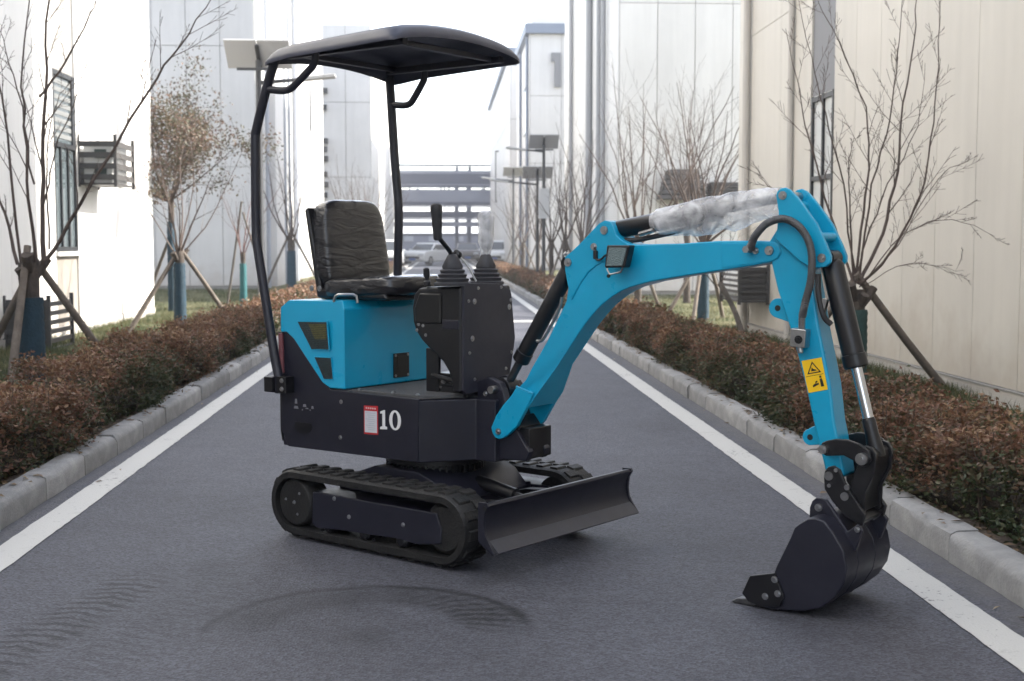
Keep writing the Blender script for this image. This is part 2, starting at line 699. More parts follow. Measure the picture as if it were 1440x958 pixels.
def bank(name, s, x0, x1, y0, y1, m, z0=0.10, z1=0.16, seed=0):
    """gently uneven planted bank beside the kerb"""
    b = MB()
    nx, ny = 14, 90
    vs_ = []
    for j in range(ny + 1):
        for i in range(nx + 1):
            x = x0 + (x1 - x0) * i / nx
            y = y0 + (y1 - y0) * j / ny
            z = z0 + (z1 - z0) * i / nx + 0.05 * noise.noise((x * 0.9, y * 0.6, seed)) * min(1, i / 3)
            vs_.append((s * x, y, z))
    fs = [(j * (nx + 1) + i, j * (nx + 1) + i + 1, (j + 1) * (nx + 1) + i + 1, (j + 1) * (nx + 1) + i) for j in range(ny) for i in range(nx)]
    b.add(vs_, fs)
    return structure(b.build(name, m, smooth=60))


bank('lawn', -1, 2.9, 16, -14, 150, LAWN, 0.10, 0.14, 3)
bank('lawn', 1, 2.9, 16, -14, 150, LAWN, 0.10, 0.14, 7)
for s in (-1, 1):
    structure(sheet('planting_soil', min(s * 2.16, s * 2.95), max(s * 2.16, s * 2.95), -14, 120, 0.105, SOIL))


def kerb(s, xf, y_first, side_label):
    """xf: distance of the kerb's road face from the axis"""
    b = MB()
    b.box((s * (xf + 0.06), 68, 0.03), (0.09, 164, 0.14))
    root = b.build('kerb', MORTAR, smooth=0)
    structure(root)
    rnd = random.Random(5 + s)
    pitch = 0.705
    prof = [(0.0, -0.10), (0.0, 0.085), (0.012, 0.112), (0.035, 0.125), (0.125, 0.128), (0.125, -0.10)]
    datas = []
    for k in range(3):
        mb = MB()
        gp = 0.005 + 0.003 * k
        pl = [(s * p[0], p[1]) for p in prof]
        n = len(pl)
        segs = 5
        vs_, fs = [], []
        for i in range(segs + 1):
            t = -pitch / 2 + gp + (pitch - 2 * gp) * i / segs
            for (px, pz) in pl:
                e = 0.006 if pz > 0 else 0
                vs_.append((px + rnd.uniform(-e, e), t, pz + rnd.uniform(-e, e) * 0.6))
        for i in range(segs):
            for j in range(n):
                fs.append((i * n + j, i * n + (j + 1) % n, (i + 1) * n + (j + 1) % n, (i + 1) * n + j))
        fs.append(tuple(range(n)))
        fs.append(tuple(segs * n + j for j in range(n - 1, -1, -1)))
        mb.add(vs_, fs)
        o = mb.build('kerb_stone', CONC, None, bevel=0, smooth=50)
        datas.append(o.data)
        bpy.data.objects.remove(o)
    y = y_first - 24 * pitch
    k = 0
    while y < 100:
        share('kerb_stone', datas[k % 3], root, (s * xf + rnd.uniform(-0.005, 0.005), y + pitch / 2, rnd.uniform(-0.005, 0.004)),
              (0, rnd.uniform(-0.012, 0.012), rnd.uniform(-0.005, 0.005)))
        y += pitch
        k += 1
    return root


def per_stone(m, lo, hi):
    N, L = m.node_tree.nodes, m.node_tree.links
    b = N['Principled BSDF']
    src = b.inputs['Base Color'].links[0].from_socket
    oi = N.new('ShaderNodeObjectInfo')
    r = N.new('ShaderNodeMapRange')
    r.inputs[3].default_value, r.inputs[4].default_value = lo, hi
    L.new(oi.outputs['Random'], r.inputs[0])
    v = N.new('ShaderNodeVectorMath')
    v.operation = 'SCALE'
    L.new(src, v.inputs[0])
    L.new(r.outputs[0], v.inputs['Scale'])
    L.new(v.outputs[0], b.inputs['Base Color'])


per_stone(CONC, 0.78, 1.15)
kerb(-1, 2.02, 5.88, 'left')
kerb(1, 2.08, 5.09, 'right')

# ------------------------------------------------------------------ mini excavator
EX = thing('mini_excavator', 'teal and charcoal mini excavator with canopy parked on the asphalt road', 'excavator',
           (-0.0333, 5.7018, 0), R(-40))
YN = Vector((0, -1, 0))


def under(o):
    o.rotation_euler = (0, 0, R(-2))
    return o


# --- tracks
def stadium(x0, x1, zc, r, n=14, flat=1.0):
    pts = []
    for i in range(n + 1):
        a = -math.pi / 2 + math.pi * i / n
        pts.append((x1 + r * math.cos(a), zc + r * math.sin(a) * flat))
    for i in range(n + 1):
        a = math.pi / 2 + math.pi * i / n
        pts.append((x0 + r * math.cos(a), zc + r * math.sin(a) * flat))
    return pts


def loop_sample(x0, x1, zc, r, t):
    """point, tangent, normal at arc length t on a stadium"""
    L_, A = x1 - x0, math.pi * r
    P = 2 * L_ + 2 * A
    t %= P
    if t < L_:
        return (x0 + t, zc - r), (0, -1)
    t -= L_
    if t < A:
        a = -math.pi / 2 + t / r
        return (x1 + r * math.cos(a), zc + r * math.sin(a)), (math.cos(a), math.sin(a))
    t -= A
    if t < L_:
        return (x1 - t, zc + r), (0, 1)
    t -= L_
    a = math.pi / 2 + t / r
    return (x0 + r * math.cos(a), zc + r * math.sin(a)), (math.cos(a), math.sin(a))


TX0, TX1, TZ, TR = -0.445, 0.435, 0.160, 0.145
lug_data = None
for s in (-1, 1):
    yo, yi = s * 0.46, s * 0.285
    b = MB()
    out_ = stadium(TX0, TX1, TZ, TR)
    inn = stadium(TX0, TX1, TZ, TR - 0.034)
    n = len(out_)
    yc = (yo + yi) / 2
    hw = abs(yo - yi) / 2
    # belt with slightly rounded shoulders
    rings = []
    for (yy, src, k) in [(yc - hw, inn, 0), (yc - hw, out_, -0.008), (yc - hw + 0.012, out_, 0.0), (yc + hw - 0.012, out_, 0.0), (yc + hw, out_, -0.008), (yc + hw, inn, 0)]:
        ring = []
        for i, (x, z) in enumerate(src):
            cx = min(max(x, TX0), TX1)
            d = Vector((x - cx, z - TZ))
            q = d.normalized() * (d.length + k)
            ring.append((cx + q.x, yy, TZ + q.y))
        rings.append(ring)
    vs_ = [p for r_ in rings for p in r_]
    fs = []
    for i in range(6):
        for j in range(n):
            i2, j2 = (i + 1) % 6, (j + 1) % n
            fs.append((i * n + j, i * n + j2, i2 * n + j2, i2 * n + j))
    b.add(vs_, fs)
    tr = under(b.build('track', RUBBER, EX, smooth=50))
    # tread lugs, two staggered rows
    if lug_data is None:
        lb = MB()
        lb.prism([(-0.022, 0.0), (0.022, 0.0), (0.017, 0.010), (-0.017, 0.010)], -0.035, 0.035)
        lo = lb.build('track_lug', RUBBER, None, bevel=0.004, seg=1)
        lo2 = lo
        lug_data = lo.data
        COL.objects.unlink(lo)
    L_ = TX1 - TX0
    P = 2 * L_ + 2 * math.pi * TR
    NL = 34
    for k in range(NL):
        for row in (0, 1):
            (x, z), (nx, nz) = loop_sample(TX0, TX1, TZ, TR, (k + 0.5 * row) * P / NL)
            lg = share('track_lug', lug_data, tr, (x - nx * 0.002, yc + (row - 0.5) * 0.074, z - nz * 0.002), (0, math.atan2(nx, nz), (0.14 if row else -0.14) * 0))
    # sprocket, idler, rollers
    ys, ye = (yc - 0.05, yc + 0.05)
    of = s * 0.445
    b = MB()
    b.lathe([(0.03, -0.02), (0.098, -0.02), (0.109, -0.004), (0.109, 0.09), (0.04, 0.1)], (TX0, s * 0.425, TZ), (0, -s, 0), 24)
    for k in range(12):
        a = 2 * math.pi * k / 12
        b.box((TX0 + 0.106 * math.cos(a), yc, TZ + 0.106 * math.sin(a)), (0.03, 0.05, 0.02), (0, -a, 0))
    sp = b.build('sprocket', RUBBER, tr, bevel=0.003)
    b = MB()
    for k in range(3):
        a = 2 * math.pi * k / 3 + 0.9
        b.bolt((TX0 + 0.055 * math.cos(a), s * 0.444, TZ + 0.055 * math.sin(a)), (0, s, 0), 0.005, 0.006)
    b.bolt((TX0, s * 0.444, TZ), (0, s, 0), 0.007, 0.008)
    b.build_pieces('hub_bolt', ZINC, tr)
    b = MB()
    b.lathe([(0.03, -0.02), (0.09, -0.02), (0.11, 0.0), (0.11, 0.09), (0.04, 0.1)], (TX1, s * 0.415, TZ), (0, -s, 0), 24)
    b.build('idler_wheel', RUBBER, tr, bevel=0.003)
    for x in (-0.24, -0.02, 0.20):
        b = MB()
        b.lathe([(0.02, -0.01), (0.032, 0.0), (0.036, 0.03), (0.028, 0.035), (0.028, 0.075), (0.036, 0.08), (0.032, 0.11), (0.02, 0.12)],
                (x, s * 0.43, 0.077), (0, -s, 0), 16)
        b.build('track_roller', BLACKP, tr)
    # side beam plate
    b = MB()
    y0, y1 = sorted((s * 0.30, s * 0.442))
    b.prism([(-0.330, 0.222), (-0.335, 0.075), (-0.30, 0.062), (-0.10, 0.075), (0.18, 0.085), (0.30, 0.078), (0.425, 0.098), (0.430, 0.16), (0.405, 0.222)], y0, y1)
    fr = under(b.build('track_frame', CHAR, EX, bevel=0.006))
    b = MB()
    for (x, z) in ((-0.19, 0.208), (-0.1, 0.14), (0.22, 0.15)):
        b.bolt((x, s * 0.442, z), (0, s, 0), 0.008, 0.007)
    b.build_pieces('frame_bolt', ZINC, fr)
    b = MB()
    for x in (-0.27, -0.225, 0.0, 0.045):
        b.bolt((x, s * 0.438, 0.06), (0, s, 0), 0.007, 0.008)
    b.build_pieces('roller_bolt', BLACKP, fr)

# --- undercarriage centre, slew ring
b = MB()
b.box((0.0, 0, 0.185), (0.62, 0.60, 0.10))
b.prism([(-0.26, 0.22), (0.32, 0.22), (0.24, 0.30), (0.14, 0.335), (-0.12, 0.335), (-0.22, 0.30)], -0.27, 0.27)
cf = under(b.build('undercarriage_frame', CHAR, EX, bevel=0.006))
b = MB()
b.lathe([(0.20, 0.28), (0.215, 0.285), (0.215, 0.315), (0.20, 0.32), (0.20, 0.345), (0.225, 0.35), (0.225, 0.378), (0.1, 0.38)], (0, 0, 0), (0, 0, 1), 48)
sr = b.build('slew_ring', BLACKP, EX)
b = MB()
for k in range(48):
    a = 2 * math.pi * k / 48
    b.mark()
    b.box((0.217 * math.cos(a), 0.217 * math.sin(a), 0.33), (0.012, 0.010, 0.028), (0, 0, a))
b.build_pieces('ring_tooth', BLACKP, sr)

# --- dozer blade
b = MB()
front = [(0.672, 0.300), (0.695, 0.303), (0.702, 0.292), (0.690, 0.275), (0.680, 0.25), (0.677, 0.22), (0.681, 0.19), (0.692, 0.163), (0.705, 0.148), (0.742, 0.112)]
back = [(0.732, 0.106), (0.694, 0.136), (0.676, 0.155), (0.664, 0.19), (0.660, 0.22), (0.662, 0.27)]
b.prism(front + back, -0.465, 0.520)
bl = under(b.build('dozer_blade', CHAR, EX, bevel=0.003, smooth=30))
b = MB()
for s in (-1, 1):
    b.mark()
    y0, y1 = (-0.478, -0.466) if s < 0 else (0.521, 0.533)
    b.prism([(0.655, 0.305), (0.70, 0.307), (0.706, 0.292), (0.690, 0.268), (0.684, 0.22), (0.69, 0.18), (0.712, 0.148), (0.74, 0.110), (0.728, 0.104), (0.655, 0.15)], y0, y1)
b.build_pieces('blade_end_plate', CHAR, bl, bevel=0.002)
b = MB()
b.prism([(0.7005, 0.1565), (0.7075, 0.1505), (0.748, 0.1135), (0.7445, 0.1085), (0.738, 0.1155), (0.704, 0.147)], -0.464, 0.519)
b.build('cutting_edge', mat('worn_edge_paint', (0.030, 0.031, 0.044), 0.38, var=0.25, vscale=14, rvar=0.12), bl, bevel=0.001)
for s in (-1, 1):
    b = MB()
    y = s * 0.17
    b.prism([(0.26, 0.20), (0.40, 0.235), (0.665, 0.255), (0.665, 0.17), (0.42, 0.155), (0.26, 0.15)], y - 0.025, y + 0.025)
    b.build('push_arm', BLACKP, bl, bevel=0.004)
b = MB()
b.cyl((0.25, 0, 0.27), (0.46, 0, 0.235), 0.030, 16)
b.cyl((0.46, 0, 0.235), (0.66, 0, 0.20), 0.016, 12)
b.build('blade_cylinder', BLACKP, bl)
b = MB()
b.cyl((0.69, -0.4782, 0.284), (0.69, -0.4795, 0.284), 0.010, 14)
b.build('blade_hole', INK, bl)

# --- lower house
YS = -0.31
b = MB()
plan = [(-0.655, -0.31), (0.172, -0.31), (0.315, -0.105), (0.42, -0.105), (0.42, 0.105), (0.315, 0.105), (0.172, 0.33), (-0.655, 0.33)]
b.prism(plan, 0.384, 0.648, 'z')
hs_ = b.build('house_frame', CHAR, EX, bevel=0.006)
# chamfer at the rear bottom and upswept rear side plates
for s, y0, y1 in ((-1, -0.316, -0.30), (1, 0.32, 0.336)):
    b = MB()
    b.prism([(-0.652, 0.905), (-0.658, 0.452), (-0.616, 0.382), (0.168, 0.388), (0.174, 0.654), (-0.34, 0.661), (-0.385, 0.688), (-0.497, 0.802), (-0.562, 0.872), (-0.61, 0.903)], y0, y1)
    b.build('side_plate', CHAR, hs_, bevel=0.003)
b = MB()
b.prism([(-0.672, 0.905), (-0.660, 0.905), (-0.660, 0.40), (-0.672, 0.452)], -0.312, 0.332)
b.build('counterweight', BLACKP, hs_, bevel=0.004)
b = MB()
b.prism([(-0.655, -0.305), (-0.24, -0.305), (-0.24, 0.325), (-0.655, 0.325)], 0.650, 0.664, 'z')
b.prism([(-0.235, -0.29), (0.155, -0.29), (0.29, -0.095), (0.29, 0.095), (0.155, 0.31), (-0.235, 0.31)], 0.650, 0.668, 'z')
b.build('floor_mat', mat('floor_mat_rubber', (0.075, 0.075, 0.078), 0.7, var=0.15, vscale=20, bump=0.3, bscale=150), hs_, bevel=0.003)
b = MB()
for (x, z) in ((-0.276, 0.612), (-0.283, 0.453)):
    b.bolt((x, -0.316, z), YN, 0.008, 0.005)
for p in ((-0.20, -0.28), (0.14, -0.28), (0.27, -0.09), (0.0, -0.28)):
    b.bolt((p[0], p[1], 0.668), (0, 0, 1), 0.008, 0.007)
b.build_pieces('frame_screw', ZINC, hs_)
# small white maker's marks, label, number
b = MB()
for (x, z, w, h) in ((-0.560, 0.594, 0.016, 0.022), (-0.560, 0.566, 0.030, 0.012), (-0.505, 0.578, 0.022, 0.012), (-0.490, 0.566, 0.02, 0.005), (-0.455, 0.573, 0.016, 0.012), (-0.52, 0.558, 0.006, 0.006), (-0.47, 0.56, 0.006, 0.006)):
    b.mark()
    b.prism([(x - w / 2, z - h / 2), (x + w / 2, z - h / 2), (x + w / 3, z + h / 2), (x - w / 3, z + h / 2)], -0.3172, -0.3165)
b.build_pieces('worn_marking', mat('worn_white', (0.20, 0.20, 0.22), 0.6), hs_, smooth=0)
b = MB()
rc = [(-0.515 + 0.055 * math.cos(a), 0.478 + 0.030 * math.sin(a)) for a in np.linspace(math.pi, 2 * math.pi, 14)] + [(-0.46, 0.50), (-0.57, 0.50)]
b.prism(rc, -0.3175, -0.3165)
b.build('embossed_marking', BLACKP, hs_, smooth=0)
b = MB()
b.prism([(-0.139, 0.482), (-0.055, 0.484), (-0.055, 0.610), (-0.139, 0.606)], -0.3172, -0.3165)
lab = b.build('notice_label', REDINK, hs_, smooth=0)
b = MB()
b.prism([(-0.133, 0.490), (-0.061, 0.492), (-0.061, 0.586), (-0.133, 0.584)], -0.3182, -0.3174)
b.build('notice_field', mat('label_white', (0.55, 0.56, 0.60), 0.5), hs_, smooth=0)
b = MB()
for k in range(9):
    z = 0.576 - k * 0.009
    b.box((-0.097 + (0.004 if k % 3 else -0.002), -0.3186, z), (0.058 - 0.012 * (k % 3), 0.0006, 0.0028))
b.build('notice_text', GREYINK, hs_, smooth=0)['kind'] = 'stuff'
b = MB()
for k in range(5):
    b.box((-0.122 + k * 0.0125, -0.3178, 0.597), (0.008, 0.0008, 0.007))
b.build('notice_heading', mat('label_heading', (0.6, 0.45, 0.45), 0.5), hs_, smooth=0)
# the number 10, slab serif
one = [(0.000, 0.004), (0.000, 0.0), (0.040, 0.0), (0.040, 0.010), (0.029, 0.013), (0.029, 0.082), (0.023, 0.083), (0.001, 0.076), (0.001, 0.067), (0.013, 0.068), (0.013, 0.013), (0.000, 0.010)]
b = MB()
nx0, nz0 = -0.043, 0.511
b.prism([(nx0 + x, nz0 + z + x * 0.06) for x, z in one], -0.3178, -0.3165)
nv = 28
ou = [(nx0 + 0.087 + 0.034 * math.cos(t), nz0 + 0.0455 + 0.043 * math.sin(t)) for t in np.linspace(0, 2 * math.pi, nv, endpoint=False)]
inr = [(nx0 + 0.087 + 0.0155 * math.cos(t), nz0 + 0.0455 + 0.034 * math.sin(t)) for t in np.linspace(0, 2 * math.pi, nv, endpoint=False)]
vs_ = [(p[0], -0.3178, p[1]) for p in ou] + [(p[0], -0.3178, p[1]) for p in inr]
b.add(vs_, [(i, (i + 1) % nv, nv + (i + 1) % nv, nv + i) for i in range(nv)])
tag(b.build('model_number', WHITEP, hs_, smooth=0), 'white number 10')
# boom bracket on the nose
nose = None
for s in (-1, 1):
    b = MB()
    y0, y1 = sorted((s * 0.040, s * 0.078))
    b.prism([(0.30, 0.39), (0.30, 0.72), (0.36, 0.74), (0.42, 0.72), (0.44, 0.69), (0.47, 0.58), (0.53, 0.50), (0.575, 0.44), (0.56, 0.40)], y0, y1)
    b.build('boom_bracket', CHAR, EX, bevel=0.005)
b = MB()
b.box((0.50, 0.02, 0.47), (0.13, 0.16, 0.13))
b.build('nose_block', BLACKP, EX, bevel=0.006)
b = MB()
b.cyl((0.40, -0.038, 0.692), (0.40, 0.038, 0.692), 0.045, 18)
b.build('cylinder_boss', BLACKP, EX, bevel=0.004)
b = MB()
b.mark()
b.cyl((0.398, -0.112, 0.692), (0.398, -0.076, 0.692), 0.016, 16)
b.bolt((0.345, -0.078, 0.67), YN, 0.009, 0.008)
b.build_pieces('bracket_bolt', ZINC, EX)

# --- engine hood
b = MB()
prof = [(-0.654, 0.905), (-0.654, 1.018), (-0.625, 1.052), (-0.285, 1.058), (-0.252, 1.020), (-0.250, 0.668), (-0.343, 0.668), (-0.39, 0.69), (-0.501, 0.805), (-0.568, 0.876), (-0.614, 0.905)]
b.prism(prof, -0.320, 0.335)
# chamfer along both upper side edges: pull the top vertices inward
for i, p in enumerate(b.v):
    if p[2] > 1.04:
        b.v[i] = (p[0], p[1] + (0.028 if p[1] < 0 else -0.028), p[2])
hood = b.build('engine_hood', TEAL, EX, bevel=0.007, seg=3, smooth=25)
# vents: a dark mesh frame sunk in the side
for poly, m, nm in (([(-0.539, 0.956), (-0.355, 0.961), (-0.343, 0.842), (-0.452, 0.836)], MESHM, 'vent'),
                    ([(-0.433, 0.801), (-0.331, 0.803), (-0.319, 0.710), (-0.376, 0.707)], MESHM, 'vent')):
    b = MB()
    b.prism(poly, -0.3215, -0.318)
    vo = b.build(nm, m, hood, smooth=0)
    b = MB()
    cx = sum(p[0] for p in poly) / 4
    cz = sum(p[1] for p in poly) / 4
    big_ = [(cx + (p[0] - cx) * 1.07, cz + (p[1] - cz) * 1.07) for p in poly]
    k = len(b.v)
    n = 4
    vs_ = [(p[0], -0.3225, p[1]) for p in poly] + [(p[0], -0.3225, p[1]) for p in big_] + [(p[0], -0.318, p[1]) for p in big_] + [(p[0], -0.3216, p[1]) for p in poly]
    fs = []
    for i in range(4):
        j = (i + 1) % 4
        fs += [(i, j, 4 + j, 4 + i), (4 + i, 4 + j, 8 + j, 8 + i), (i, 12 + i, 12 + j, j)]
    b.add(vs_, fs)
    b.build('vent_rim', TEAL, hood, smooth=0)
    b = MB()
    zs = [p[1] for p in poly]
    xs = [p[0] for p in poly]
    for k in range(int((max(zs) - min(zs)) / 0.008)):
        z = min(zs) + 0.004 + k * 0.008
        t = (z - min(zs)) / (max(zs) - min(zs))
        xl = poly[3][0] + (poly[0][0] - poly[3][0]) * t + 0.004
        xr = poly[2][0] + (poly[1][0] - poly[2][0]) * t - 0.004
        b.box(((xl + xr) / 2, -0.3222, z), (xr - xl, 0.0012, 0.0022))
    b.build('vent_slats', BLACKP, hood, smooth=0)['kind'] = 'stuff'
b = MB()
b.prism([(-0.47, 0.948), (-0.362, 0.951), (-0.356, 0.885), (-0.43, 0.882)], -0.3219, -0.3210)
b.build('radiator_core', AMBERV, hood, smooth=0)
b = MB()
b.tube([(-0.335, -0.295, 1.05), (-0.325, -0.295, 1.075), (-0.31, -0.29, 1.083), (-0.262, -0.25, 1.083), (-0.25, -0.24, 1.075), (-0.245, -0.24, 1.045)], 0.007, 10)
b.build('hood_handle', ZINC, hood)
b = MB()
b.box((-0.2465, 0.048, 0.749), (0.007, 0.105, 0.112))
pl = b.build('switch_plate', BLACKP, hood, bevel=0.002)
b = MB()
b.box((-0.243, 0.048, 0.76), (0.004, 0.062, 0.06))
b.build('switch_recess', INK, hood, bevel=0.001)
b = MB()
for y in (0.006, 0.09):
    for z in (0.703, 0.796):
        b.bolt((-0.243, y, z), (1, 0, 0), 0.005, 0.004)
b.build_pieces('plate_screw', ZINC, hood)

# --- seat
def cushion(name, m, parent, cx, cy, cz, sx, sy, sz, rot=(0, 0, 0), taper=0.0, sag=0.0, pw=4.0):
    """rounded superellipsoid pad"""
    b = MB()
    nu, nv = 28, 18
    vs_ = []
    sg = lambda c, p: math.copysign(abs(c) ** p, c)
    e = Euler(rot).to_matrix()
    for i in range(nv + 1):
        ph = -math.pi / 2 + math.pi * i / nv
        for j in range(nu):
            th = 2 * math.pi * j / nu
            x = sg(math.cos(ph), 2 / pw) * sg(math.cos(th), 2 / pw)
            y = sg(math.cos(ph), 2 / pw) * sg(math.sin(th), 2 / pw)
            z = sg(math.sin(ph), 2 / pw)
            if taper:
                y *= 1 - taper * (z + 1) / 2
            if sag:
                x += 0
                z += 0
            p = Vector((x * sx / 2, y * sy / 2, z * sz / 2))
            vs_.append(e @ p + Vector((cx, cy, cz)))
    fs = [(i * nu + j, i * nu + (j + 1) % nu, (i + 1) * nu + (j + 1) % nu, (i + 1) * nu + j) for i in range(nv) for j in range(nu)]
    b.add(vs_, fs)
    return b.build(name, m, parent, smooth=180)


b = MB()
b.prism([(-0.515, 1.062), (-0.525, 1.12), (-0.590, 1.46), (-0.57, 1.475), (-0.485, 1.10), (-0.10, 1.09), (-0.08, 1.062)], -0.225, 0.195)
seat = b.build('seat', BLACKP, EX, bevel=0.012, seg=3)
cushion('backrest', VINYL, seat, -0.500, -0.015, 1.298, 0.12, 0.435, 0.42, (0, R(-8), 0), 0.10, pw=5)
cushion('seat_cushion', VINYL, seat, -0.28, -0.015, 1.112, 0.47, 0.445, 0.10, (0, R(-3), 0), 0, pw=5)
b = MB()
b.box((-0.33, -0.015, 1.069), (0.40, 0.34, 0.028))
b.build('seat_base', BLACKP, seat, bevel=0.004)
b = MB()
for x in (-0.535, -0.485):
    b.bolt((x, -0.236, 1.105), YN, 0.010, 0.006)
b.build_pieces('seat_bolt', ZINC, seat)

# --- canopy
def roof_z(x, y, off=0.0):
    u = (y - 0.025) / 0.445
    v = (x + 0.255) / 0.405
    z = 2.178 + 0.045 * (1 - u * u) + 0.015 * v - 0.03 * max(0, -v - 0.55) ** 1.0
    # rolled-over rim
    e = max(abs(u), abs(v))
    if e > 0.9:
        z -= 0.045 * ((e - 0.9) / 0.1) ** 1.6
    return z + off


b = MB()
nx, ny = 28, 30
for off in (0.0, -0.012):
    vs_ = []
    for i in range(nx + 1):
        for j in range(ny + 1):
            tx = -1 + 2 * i / nx
            ty = -1 + 2 * j / ny
            # denser near the rim, rounded corners
            tx = math.copysign(1 - (1 - abs(tx)) ** 1.5, tx)
            ty = math.copysign(1 - (1 - abs(ty)) ** 1.5, ty)
            k = 1.0
            q = (abs(tx) ** 16 + abs(ty) ** 16) ** (1 / 16.0)
            mm = max(abs(tx), abs(ty))
            if q > 0:
                k = mm / q
            x, y = -0.255 + 0.405 * tx * k, 0.025 + 0.445 * ty * k
            u_, v_ = tx, ty
            z = roof_z(-0.255 + 0.405 * tx, 0.025 + 0.445 * ty, off)
            vs_.append((x, y, z))
    n = ny + 1
    b.add(vs_, [(i * n + j, (i + 1) * n + j, (i + 1) * n + j + 1, i * n + j + 1) for i in range(nx) for j in range(ny)])
n1 = (nx + 1) * (ny + 1)
n = ny + 1
edge = [(i, 0) for i in range(nx + 1)] + [(nx, j) for j in range(1, ny + 1)] + [(i, ny) for i in range(nx - 1, -1, -1)] + [(0, j) for j in range(ny - 1, 0, -1)]
idx = [i * n + j for i, j in edge]
b.f += [(idx[k], idx[(k + 1) % len(idx)], n1 + idx[(k + 1) % len(idx)], n1 + idx[k]) for k in range(len(idx))]
roof = b.build('canopy_roof', mat('canopy_bounce_paint', (0.030, 0.032, 0.052), 0.40, var=0.1, rvar=0.1, bump=0.02), EX, smooth=40)  # colour lightened and blued to stand for bounce light under the roof
for y in (-0.30, 0.36):
    b = MB()
    b.box((-0.25, y, 2.145), (0.70, 0.035, 0.03))
    b.build('roof_rib', CHAR, roof, bevel=0.004)
for x in (-0.55, 0.04):
    b = MB()
    b.box((x, 0.03, 2.15), (0.03, 0.68, 0.024))
    b.build('roof_rib', CHAR, roof, bevel=0.004)
PO = CHAR
b = MB()
near = [(-0.630, -0.352, 0.63), (-0.634, -0.352, 0.70), (-0.663, -0.349, 0.80), (-0.735, -0.345, 1.12), (-0.772, -0.343, 1.29), (-0.784, -0.340, 1.40), (-0.780, -0.34, 1.76), (-0.770, -0.34, 1.83), (-0.690, -0.34, 2.03), (-0.630, -0.34, 2.15)]
b.tube(smooth_path(near, 4), 0.0215, 14)
pn = b.build('canopy_post', PO, EX)
b = MB()
b.tube(smooth_path([(-0.695, -0.34, 2.00), (-0.60, -0.34, 1.988), (-0.555, -0.34, 1.990), (-0.520, -0.34, 2.005), (-0.425, -0.34, 2.065), (-0.40, -0.34, 2.085), (-0.388, -0.34, 2.115), (-0.385, -0.34, 2.16)], 4), 0.0165, 12)
b.build('post_brace', PO, pn)
b = MB()
far = [(-0.60, 0.42, 0.63), (-0.60, 0.42, 1.16), (-0.590, 0.42, 1.46), (-0.612, 0.42, 1.70), (-0.635, 0.42, 2.0), (-0.648, 0.42, 2.16)]
b.tube(smooth_path(far, 4), 0.0215, 14)
pf = b.build('canopy_post', PO, EX)
b = MB()
b.tube(smooth_path([(-0.62, 0.42, 1.992), (-0.55, 0.42, 1.985), (-0.515, 0.42, 1.990), (-0.49, 0.42, 2.01), (-0.43, 0.42, 2.085), (-0.418, 0.42, 2.11), (-0.414, 0.42, 2.17)], 4), 0.0165, 12)
b.build('post_brace', PO, pf)
b = MB()
b.box((-0.630, -0.345, 0.67), (0.125, 0.055, 0.075))
b.box((-0.665, -0.375, 0.67), (0.055, 0.03, 0.07))
br = b.build('post_clamp', BLACKP, EX, bevel=0.004)
b = MB()
for z in (0.690, 0.652):
    b.bolt((-0.592, -0.373, z), YN, 0.009, 0.008)
b.build_pieces('clamp_bolt', ZINC, br)
b = MB()
b.box((-0.62, 0.38, 0.67), (0.125, 0.09, 0.075))
b.build('post_clamp', BLACKP, EX, bevel=0.004)
b = MB()
b.cyl((-0.640, -0.325, 0.72), (-0.645, -0.325, 0.90), 0.012, 10)
b.build('rear_reflector', mat('reflector_red', (0.16, 0.05, 0.06), 0.3), EX)

# --- control console
b = MB()
pan = [(-0.165, 1.128), (-0.150, 1.140), (0.078, 1.134), (0.150, 1.105), (0.158, 1.08), (0.184, 0.892), (0.178, 0.86), (0.142, 0.721), (0.118, 0.69), (0.06, 0.672), (-0.155, 0.672), (-0.168, 0.69)]
b.prism([(y * 1.03, z) for y, z in pan], 0.278, 0.304, 'x')
con = b.build('console_front', mat('console_paint', (0.021, 0.021, 0.033), 0.5, var=0.08, dust=(0.12, 0.12, 0.12), dustamt=0.15, rvar=0.1), EX, bevel=0.0025)
b = MB()
cov = [(0.024, 0.97), (0.020, 1.03), (0.030, 1.09), (0.060, 1.115), (0.105, 1.122), (0.294, 1.126), (0.294, 0.675), (0.246, 0.675), (0.240, 0.72), (0.222, 0.765), (0.192, 0.803), (0.155, 0.832), (0.112, 0.860), (0.072, 0.892), (0.040, 0.93)]
b.prism(cov, -0.180, 0.172)
cc = b.build('console_cover', BLACKP, EX, bevel=0.014, seg=3)
b = MB()
b.prism([(0.040, 1.03), (0.045, 0.965), (0.19, 0.965), (0.19, 1.095), (0.07, 1.095)], -0.189, -0.172)
b.build('cover_pocket', mat('pocket_plastic', (0.007, 0.007, 0.008), 0.3), cc, bevel=0.008, seg=3)
b = MB()
b.prism([(0.195, 0.945), (0.195, 0.985), (0.285, 0.985), (0.285, 0.945)], -0.186, -0.178)
b.build('cover_panel', CHAR, cc, bevel=0.003)
b = MB()
for (x, z) in ((0.05, 1.02), (0.085, 0.955), (0.05, 0.935), (0.10, 0.915), (0.06, 0.96)):
    b.bolt((x, -0.18, z), YN, 0.006, 0.006)
b.build_pieces('cover_bolt', ZINC, cc)
b = MB()
for (y, z) in ((-0.075, 1.118), (0.085, 1.118), (-0.10, 1.062), (-0.14, 1.065), (0.155, 1.06), (-0.115, 0.905), (-0.135, 0.845), (-0.10, 0.73), (0.16, 0.83), (0.12, 0.76), (0.145, 1.03), (-0.06, 0.69)):
    rr_ = 0.010 if (y, z) in ((-0.10, 1.062), (-0.115, 0.905), (0.145, 1.03)) else 0.006
    b.bolt((0.304, y, z), (1, 0, 0), rr_, 0.006)
